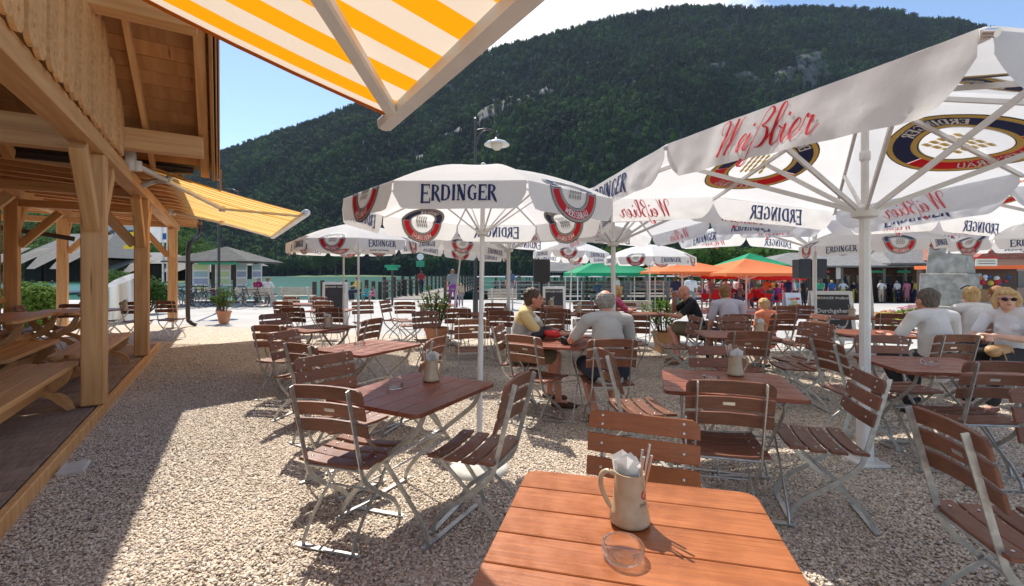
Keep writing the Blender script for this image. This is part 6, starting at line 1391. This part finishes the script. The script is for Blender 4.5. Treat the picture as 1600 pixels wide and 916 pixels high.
# pier, railings, landing stages and moored boats
def pier():
    p = thing('pier', 'wooden pier with dark posts and rail boards running out into the lake', 'pier'); mt = mat('grey_pier_wood', (.17, .15, .13), .85, (.28, .25, .22), 4, 6)
    for k in range(60): bm = B(); box(bm, (-5.6, 26.3+k*.52, -.02), (3.6, .49, .08)); obj('deck_plank', bm, mt, p)
    for sx in (-7.35, -3.85):
        for k in range(15): y = 26.2+k*2.2; bm = B(); box(bm, (sx, y, .15), (.16, .16, 2.3)); obj('post', bm, m_dwood, p)
        for z in (.45, .75, 1.05): bm = B(); box(bm, (sx, 41.6, z), (.05, 31, .10)); obj('rail', bm, mt, p)
    for k in range(16): bm = B(); x = -11.2+k*.32; box(bm, (x, 25.8+k*.32, .35), (.22, .06, 1.35+.15*math.sin(k*2))); obj('fence_board', bm, m_dwood, p)
    q = thing('railing', 'steel railing with horizontal bars along the quay on the right', 'railing'); 
    for k in range(12): bm = B(); x = -1.6+k*.92; box(bm, (x, 25.6, .52), (.05, .05, 1.08)); obj('post', bm, m_steel, q)
    for z in (.35, .6, .85, 1.06): bm = B(); tube(bm, [(-1.7, 25.6, z), (8.6, 25.6, z)], .017, 6); obj('bar', bm, m_steel, q)
    for r, (y, z0) in enumerate(((33, -.5), (38, -.5), (44, -.5))):
        s = thing('landing_stage', ('nearest of the three timber landing stages by the boats', 'middle one of the three timber landing stages', 'farthest of the three timber landing stages')[r], 'jetty', (0, 0, 0), 0, 'timber landing stages')
        bm = B(); box(bm, (7.5, y, z0+.3), (18, 1.6, .12)); obj('deck', bm, mt, s)
        for k in range(12): bm = B(); x = -1+k*1.5; tube(bm, [(x, y-.9, -1.3), (x, y-.9, 1.35 if k % 2 else .9)], .12, 8); obj('pile', bm, mt, s)
        bm = B(); box(bm, (7.5, y-.85, .72), (18, .06, .14)); box(bm, (7.5, y-.85, .35), (18, .06, .14)); obj('rail', bm, mt, s)
pier()
def boat(label, x, Y, L_, rz):
    t = thing('passenger_boat', label, 'boat', ((x-800)*Y/F, Y, -.95), R(rz), 'electric passenger boats at the landing stages'); bm = B(); st_ = 9; g = []
    for i in range(st_):
        u = -1+2*i/(st_-1); wv = 1.25*(1-abs(u)**3.2*.85); g.append([bm.verts.new((u*L_/2, wv*a, b)) for a, b in ((-1, .95), (-.86, .15), (0, -.2), (.86, .15), (1, .95))])
    for a, b in zip(g, g[1:]):
        for k in range(4): bm.faces.new((a[k], a[k+1], b[k+1], b[k]))
    bm.faces.new(g[0]); bm.faces.new(g[-1]); obj('hull', bm, mat('dark_green_hull', (.03, .07, .06), .4), t, 60)
    bm = B(); box(bm, (0, 0, 2.18), (L_*.82, 2.3, .10), bev=.04); obj('roof', bm, m_white, t)
    for k in range(9):
        for s in (-1, 1): bm = B(); box(bm, (-L_*.39+L_*.78*k/8, s*1.08, 1.55), (.07, .06, 1.25)); obj('pillar', bm, m_dwood, t)
    bm = B(); box(bm, (0, 0, 1.0), (L_*.86, 2.1, .12)); obj('deck', bm, m_dwood, t)
boat('long passenger boat with a white roof behind the blank chalkboard', 850, 36, 13, 4); boat('passenger boat with a white roof left of the woman in pink', 955, 41, 13, -3); boat('passenger boat with a white roof farthest right behind the green tent', 1050, 47, 13, 2)
t = thing('boat_shelter', 'small open shelter with a shingled roof left of the green tent', 'shelter', gp(880, 31)); bm = B(); hip(bm, 3.4, 3, 1.75, .95, 1.6, .1); obj('roof', bm, m_shing, t)
for x in (-1.4, 1.4): bm = B(); box(bm, (x, -1.2, .9), (.14, .14, 1.8)); obj('post', bm, m_dwood, t)
# tents and restaurant parasols
def pyramid(label, x, Y, w, d, ze, h, m, cat, name, flap=.18, grp=None, pole=m_white, legs=True):
    t = thing(name, label, cat, gp(x, Y), R(6), grp); z = t.location.z; ze -= z
    N = 10; bm = B(); top = Vector((0, 0, ze+h))
    for k in range(4):
        a = Vector(((-w/2, -d/2), (w/2, -d/2), (w/2, d/2), (-w/2, d/2))[k]).to_3d(); b = Vector(((-w/2, -d/2), (w/2, -d/2), (w/2, d/2), (-w/2, d/2))[(k+1) % 4]).to_3d(); g = []
        for i in range(N+1):
            p = a.lerp(b, i/N)+Vector((0, 0, ze)); g.append([bm.verts.new(p.lerp(top, j/6)-Vector((0, 0, .12*math.sin(PI*j/6)*abs(math.sin(PI*i/N))))) for j in range(7)]+[bm.verts.new(p-Vector((0, 0, flap+.02*math.sin(i*2))))])
        for q, r in zip(g, g[1:]):
            for j in range(6): bm.faces.new((q[j], r[j], r[j+1], q[j+1]))
            bm.faces.new((q[7], r[7], r[0], q[0]))
    bmesh.ops.remove_doubles(bm, verts=bm.verts, dist=.001); obj('canopy', bm, m, t, 40)
    if legs:
        for sx in (-1, 1):
            for sy in (-1, 1): bm = B(); tube(bm, [(sx*w*.48, sy*d*.48, 0), (sx*w*.48, sy*d*.48, ze)], .03, 6); obj('leg', bm, pole, t)
    else:
        bm = B(); tube(bm, [(0, 0, 0), (0, 0, ze+h*.95)], .045, 10); obj('pole', bm, pole, t); bm = B(); box(bm, (0, 0, .06), (.6, .6, .12)); obj('foot', bm, m_conc, t)
        for k in range(8): a = PI/4*k; e = Vector((math.cos(a)*w*.3, math.sin(a)*d*.3, ze+h*.30)); bm = B(); beam(bm, (0, 0, ze-.35), e, .025, .025); obj('strut', bm, pole, t)
    return t
m_green = mat('green_canvas', (.01, .36, .16), .8, trans=.3); m_orange = mat('orange_canvas', (.88, .26, .085), .8, trans=.35); m_redc = mat('red_canvas', (.75, .02, .02), .8, trans=.4)
pyramid('green pavilion tent behind the pole of the big parasol', 950, 25, 4.3, 3, 1.52, .95, m_green, 'tent', 'pavilion_tent', grp='green pavilion tents'); pyramid('green pavilion tent behind the larger orange parasol', 1172, 31, 3.6, 3, 2.05, .85, m_green, 'tent', 'pavilion_tent', grp='green pavilion tents')
pyramid('smaller orange parasol of the neighbouring restaurant', 1066, 23.5, 4.2, 4, 1.58, .62, m_orange, 'parasol', 'restaurant_parasol', .12, 'orange restaurant parasols', legs=False); pyramid('larger orange parasol above the crowd of diners', 1166, 22.5, 4.7, 4.4, 1.50, .72, m_orange, 'parasol', 'restaurant_parasol', .14, 'orange restaurant parasols', legs=False)
def redawn():
    t = thing('red_awning', 'long red awning over the crowd beyond the orange parasols', 'awning', gp(1160, 25)); z = t.location.z; bm = B(); n = 20
    g = [[bm.verts.new((-2.6+5.4*i/n, y, zz-z)) for y, zz in ((3.2, 1.75), (1, 1.52), (-.8, 1.38), (-.8, 1.18+.03*(i % 2)))] for i in range(n+1)]
    for a, b in zip(g, g[1:]):
        for j in range(3): bm.faces.new((a[j], b[j], b[j+1], a[j+1]))
    obj('fabric', bm, m_redc, t)
    for x in (-2.5, 0, 2.7): bm = B(); tube(bm, [(x, -.7, 0), (x, -.7, 1.3-z)], .03, 6); obj('post', bm, m_steel, t)
redawn()
pyramid('small red parasol at the right end of the crowd', 1218, 27, 1.9, 1.9, 1.30, .30, m_redc, 'parasol', 'red_parasol', .2, legs=False)
m_redch = mat('red_plastic', (.42, .015, .02), .4)
def rchair(label, x, Y, yaw):
    t = thing('red_chair', label, 'chair', gp(x, Y), R(yaw), 'red chairs of the neighbouring restaurant'); bm = B(); box(bm, (0, 0, .44), (.40, .42, .04), bev=.015); obj('seat', bm, m_redch, t); bm = B(); box(bm, (0, -.23, .70), (.38, .03, .30), bev=.014); obj('backrest', bm, m_redc, t)
    for a in (-1, 1):
        for b in (-1, 1): bm = B(); tube(bm, [(a*.19, b*.19, 0), (a*.19, b*.19, .42)], .012, 5); obj('leg', bm, m_steel, t)
for k, (x, Y, yaw, lb) in enumerate([(1102, 23.6, 160, 'leftmost red chair of the neighbouring restaurant'), (1121, 23.4, 190, 'red chair second from the left of the orange parasols'), (1140, 23.8, 170, 'red chair left of the orange parasol pole'), (1178, 23.5, 200, 'red chair right of the orange parasol pole'), (1188, 24.2, 150, 'red chair before the woman in pink under the awning'), (1205, 23.7, 185, 'second last red chair towards the sandwich board'), (1216, 24.1, 10, 'last red chair towards the sandwich board')]): rchair(lb, x, Y, yaw)
# ticket building
def tickets():
    P = gp(1335, 37); zb = P.z; t = thing('ticket_building', 'low dark timber ticket building with a grey shingled hip roof', 'building', (P.x, P.y, zb), R(-3)); w = 13.5
    bm = B(); box(bm, (0, 3, 1.35), (w, 5.6, 2.7)); obj('wall', bm, mat('dark_timber_wall', (.10, .055, .035), .7, (.15, .09, .06), 4, 5), t)
    bm = B(); hip(bm, w+3.2, 9.4, 2.75, 1.35, 7.5, .14, (0, 2.6)); obj('roof', bm, m_shing, t)
    bm = B(); hip(bm, 5.6, 7.5, 2.95, 1.65, 2.2, .14, (3.9, 1.4)); obj('dormer_roof', bm, m_shing, t)
    for k in range(9):
        x = -w/2+.3+(w-.6)*k/8; bm = B(); box(bm, (x, -.9, 1.35), (.20, .20, 2.7)); obj('post', bm, mat('grey_timber', (.22, .19, .16), .8), t)
        if k < 8:
            bm = B(); box(bm, (x+.8, .17, 1.45), (1.1, .08, 1.3), bev=.01); wn = obj('window', bm, mat('shop_glass', (.06, .075, .08), .1), t); bm = B(); box(bm, (x+.8, .10, .80), (1.25, .10, .10)); box(bm, (x+.8, .11, 2.12), (1.2, .06, .08)); obj('window_frame', bm, mat('grey_timber', (0, 0, 0)), wn)
            bm = B(); box(bm, (x+.8, .09, 1.25), (.34, .02, .46)); obj('notice', bm, m_wprint, wn)
    for x, wd_, c in ((-3.4, 1.6, 'red'), (-2.6, .01, 'red'), (1.1, 1.0, 'green'), (3.1, 1.0, 'green')):
        bm = B(); box(bm, (x, -.98, 2.42), (wd_, .05, .18)); obj('sign_board', bm, mat('sign_'+c, (.65, .02, .06) if c == 'red' else (.02, .32, .18), .5), t)
    bm = B(); box(bm, (-1.9, -.98, 2.3), (.34, .05, .9)); obj('pillar_notice', bm, m_wprint, t)
    for x in (-1.2, 2.0): bm = B(); tube(bm, [(x, -1.5, 0), (x, -1.5, 1.05)], .06, 8); o = obj('bollard', bm, mat('yellow_enamel', (0, 0, 0)), None, loc=(P.x, P.y, zb)); tag(o, 'yellow bollard %s the ticket building counter' % ('left of' if x < 0 else 'right of'), 'bollard')
    bm = B(); box(bm, (0, -1.3, .02), (w+2, 3.0, .06)); obj('porch_floor', bm, m_dwood, t)
tickets()
def monument():
    P = gp(1485, 24.5); t = thing('stone_monument', 'weathered stone pedestal tapering upwards from a square base block', 'monument', P, R(28)); m = mat('weathered_limestone', (.26, .245, .20), .9, (.46, .44, .38), 2.6, 10, bump=.9, bscale=9)
    def fr(bm, w0, w1, z0, z1):
        a = [bm.verts.new((x*w0/2, y*w0/2, z0)) for x, y in ((-1, -1), (1, -1), (1, 1), (-1, 1))]; b = [bm.verts.new((x*w1/2, y*w1/2, z1)) for x, y in ((-1, -1), (1, -1), (1, 1), (-1, 1))]
        for k in range(4): bm.faces.new((a[k], a[(k+1) % 4], b[(k+1) % 4], b[k]))
        bm.faces.new(a[::-1]); bm.faces.new(b)
        bmesh.ops.bevel(bm, geom=bm.edges[:], offset=.03, segments=1, affect='EDGES')
    for nm, w0, w1, z0, z1 in (('step', 2.7, 2.7, 0, .22), ('base_block', 2.0, 1.92, .222, 1.92), ('shaft', 1.55, 1.15, 1.922, 5.2), ('cornice', 1.3, 1.4, 5.202, 5.5)):
        bm = B(); fr(bm, w0, w1, z0, z1); obj(nm, bm, m, t)
monument()
def flowers():
    t = thing('flower_bed', 'round flower bed with yellow and red flowers before the pedestal', 'flower bed', gp(1435, 13.2)); bm = B(); lathe(bm, [(1.42, 0), (1.45, .12), (1.32, .14), (1.30, .06)], 36); obj('kerb', bm, m_conc, t, 50)
    rnd = random.Random(8); bm = B(); fl = {c: B() for c in ('yellow', 'red', 'orange', 'pink')}
    for k in range(2600):
        a, r = rnd.uniform(0, 6.28), 1.3*math.sqrt(rnd.random()); hh = (.18+.42*max(0, 1-r/1.3))*rnd.uniform(.5, 1); leafquad(bm, Vector((r*math.cos(a), r*math.sin(a), .06+hh)), .11, Vector((rnd.gauss(0, 1), rnd.gauss(0, 1), 1)))
    for k in range(900):
        a, r = rnd.uniform(0, 6.28), 1.32*math.sqrt(rnd.random()); c = ('yellow' if rnd.random() < .75 else ('red' if rnd.random() < .5 else 'orange')) if r > .75 else ('pink' if rnd.random() < .35 else None)
        if c: leafquad(fl[c], Vector((r*math.cos(a), r*math.sin(a), .10+(.20+.42*max(0, 1-r/1.3)))), .07, Vector((rnd.gauss(0, .5), -.6, 1)), asp=.9)
    kind(obj('foliage', bm, m_leafl, t), 'stuff')
    for c, b in fl.items(): kind(obj('blossoms', b, mat('petal_'+c, cols[c], .6, trans=.3), t), 'stuff')
flowers()
def stalls():
    P = gp(1562, 24); t = thing('souvenir_stall', 'souvenir stall with an orange roof edge and hanging balls at the right', 'market stall', P, R(-8))
    bm = B(); box(bm, (0, 2.2, 1.1), (3.6, 2.0, 2.2)); obj('booth', bm, m_dwood, t); bm = B(); prism(bm, [(-2.2, 2.15), (2.4, 2.15), (2.4, 2.35), (-2.2, 2.35)], 2.8, Matrix.Translation((0, 1.4, 0)) @ Matrix.Rotation(PI/2, 4, 'X')); obj('awning_edge', bm, mat('orange_canvas', (0, 0, 0)), t)
    bm = B(); box(bm, (-.9, .2, .62), (1.3, .9, .9), bev=.02); obj('counter', bm, mat('woven_basket', (.45, .25, .10), .8, (.3, .15, .06), 30, 3), t)
    rnd = random.Random(5)
    for k in range(14): bm = B(); ball(bm, Vector((-1.3+rnd.uniform(0, 1.6), -.2, 1.35+rnd.uniform(0, .4))), rnd.uniform(.07, .14)); obj('hanging_ball', bm, CM[rnd.choice(['yellow', 'red', 'blue', 'lime', 'orange', 'white'])], t, 180)
    t2 = thing('hanging_sign', 'cream hanging sign board with a red frame above the stall', 'sign', at(1541, 22, 410), R(-6)); bm = B(); box(bm, (0, 0, 0), (.95, .05, .36), bev=.01); obj('sign_board', bm, mat('cream_paint', (.72, .68, .52), .6), t2); bm = B(); box(bm, (0, 0, .21), (1.15, .09, .07)); beam(bm, (-.4, 0, .24), (0, 0, .5), .03, .03); beam(bm, (.4, 0, .24), (0, 0, .5), .03, .03); tube(bm, [(0, 0, .5), (0, .9, .52)], .03, 6); obj('bracket', bm, CM['red'], t2)
    for z in (.06, -.06): bm = B(); box(bm, (0, -.03, z), (.74, .006, .045)); obj('lettering', bm, CM['grey'], t2)
    t3 = thing('gabled_house', 'gabled house with a red brown roof behind the souvenir stall', 'house', gp(1600, 31), R(-5)); bm = B(); box(bm, (0, 3, 1.6), (6, 6, 3.2)); obj('wall', bm, mat('pinkish_render', (.45, .28, .22), .8), t3)
    bm = B(); prism(bm, [(-3.7, 3.1), (3.7, 3.1), (0, 5.0)], 7.2, Matrix.Translation((0, 3, 0)) @ Matrix.Rotation(PI/2, 4, 'X')); obj('roof', bm, mat('red_brown_tiles', (.22, .07, .045), .8, (.3, .12, .08), 6, 5), t3)
    for x in (-2, 0, 2): bm = B(); box(bm, (x, -.03, 1.7), (.9, .1, 1.1)); obj('window', bm, mat('shop_glass', (0, 0, 0)), t3)
stalls()
for k, (x, Y, h_, w, lb) in enumerate([(1075, 52, 4.4, 5, 'bushy dark tree left of the second green tent'), (1110, 56, 5.2, 5.5, 'taller bushy tree behind the orange parasol'), (1235, 60, 5.6, 7, 'dark tree above the left end of the ticket building'), (1455, 46, 6.0, 6, 'bright green tree between the ticket building and the pedestal'), (1010, 60, 4.6, 5, 'low tree behind the round parasol above the woman in pink'), (1390, 58, 6.5, 8, 'tree crown behind the ticket building roof')]):
    tree(gp(x, Y), h_+.8, w, lb, 'trees behind the plaza', 3000, m_leaf if k != 3 else m_leafl, .38, k+3)
for k, (x, Y, h_, lb) in enumerate([(500, 425, 26, 'tall tree on the far shore left of the parasols'), (524, 428, 30, 'rounded bright tree on the far shore, right of its neighbour'), (545, 432, 24, 'smaller tree on the far shore beside the parasol pole')]):
    t_ = tree(((x-800)*Y/F, Y, -1.5), h_, h_*.7, lb, 'trees on the far shore', 1500, m_leaf, 2.6, k+20)
bm = B(); g = []
for k in range(30):
    x = -215+k*4.2; g.append([bm.verts.new((x, 408-12*math.sin(k/29*PI)+j*10, -1.2+(1.4+mnoise.noise(Vector((k*.4, j, 0))))*math.sin(k/29*PI)*(j > 0))) for j in range(5)])
for a, b in zip(g, g[1:]):
    for j in range(4): bm.faces.new((a[j], b[j], b[j+1], a[j+1]))
kind(obj('grassy_spit', bm, MATS['meadow'], None, 180), label='low grassy spit on the far shore')
hz = bpy.data.materials.new('haze'); hz.use_nodes = True; nt = hz.node_tree; nt.nodes.clear(); o_ = nd(nt, 'ShaderNodeOutputMaterial'); v_ = nd(nt, 'ShaderNodeVolumePrincipled'); v_.inputs['Color'].default_value = (.62, .78, 1, 1); v_.inputs['Density'].default_value = .00006; v_.inputs['Anisotropy'].default_value = 0
nt.links.new(v_.outputs[0], o_.inputs['Volume']); bm = B(); box(bm, (0, 700, 348), (7000, 2400, 705)); kind(obj('haze', bm, hz), 'stuff', 'thin blue summer haze over the lake')
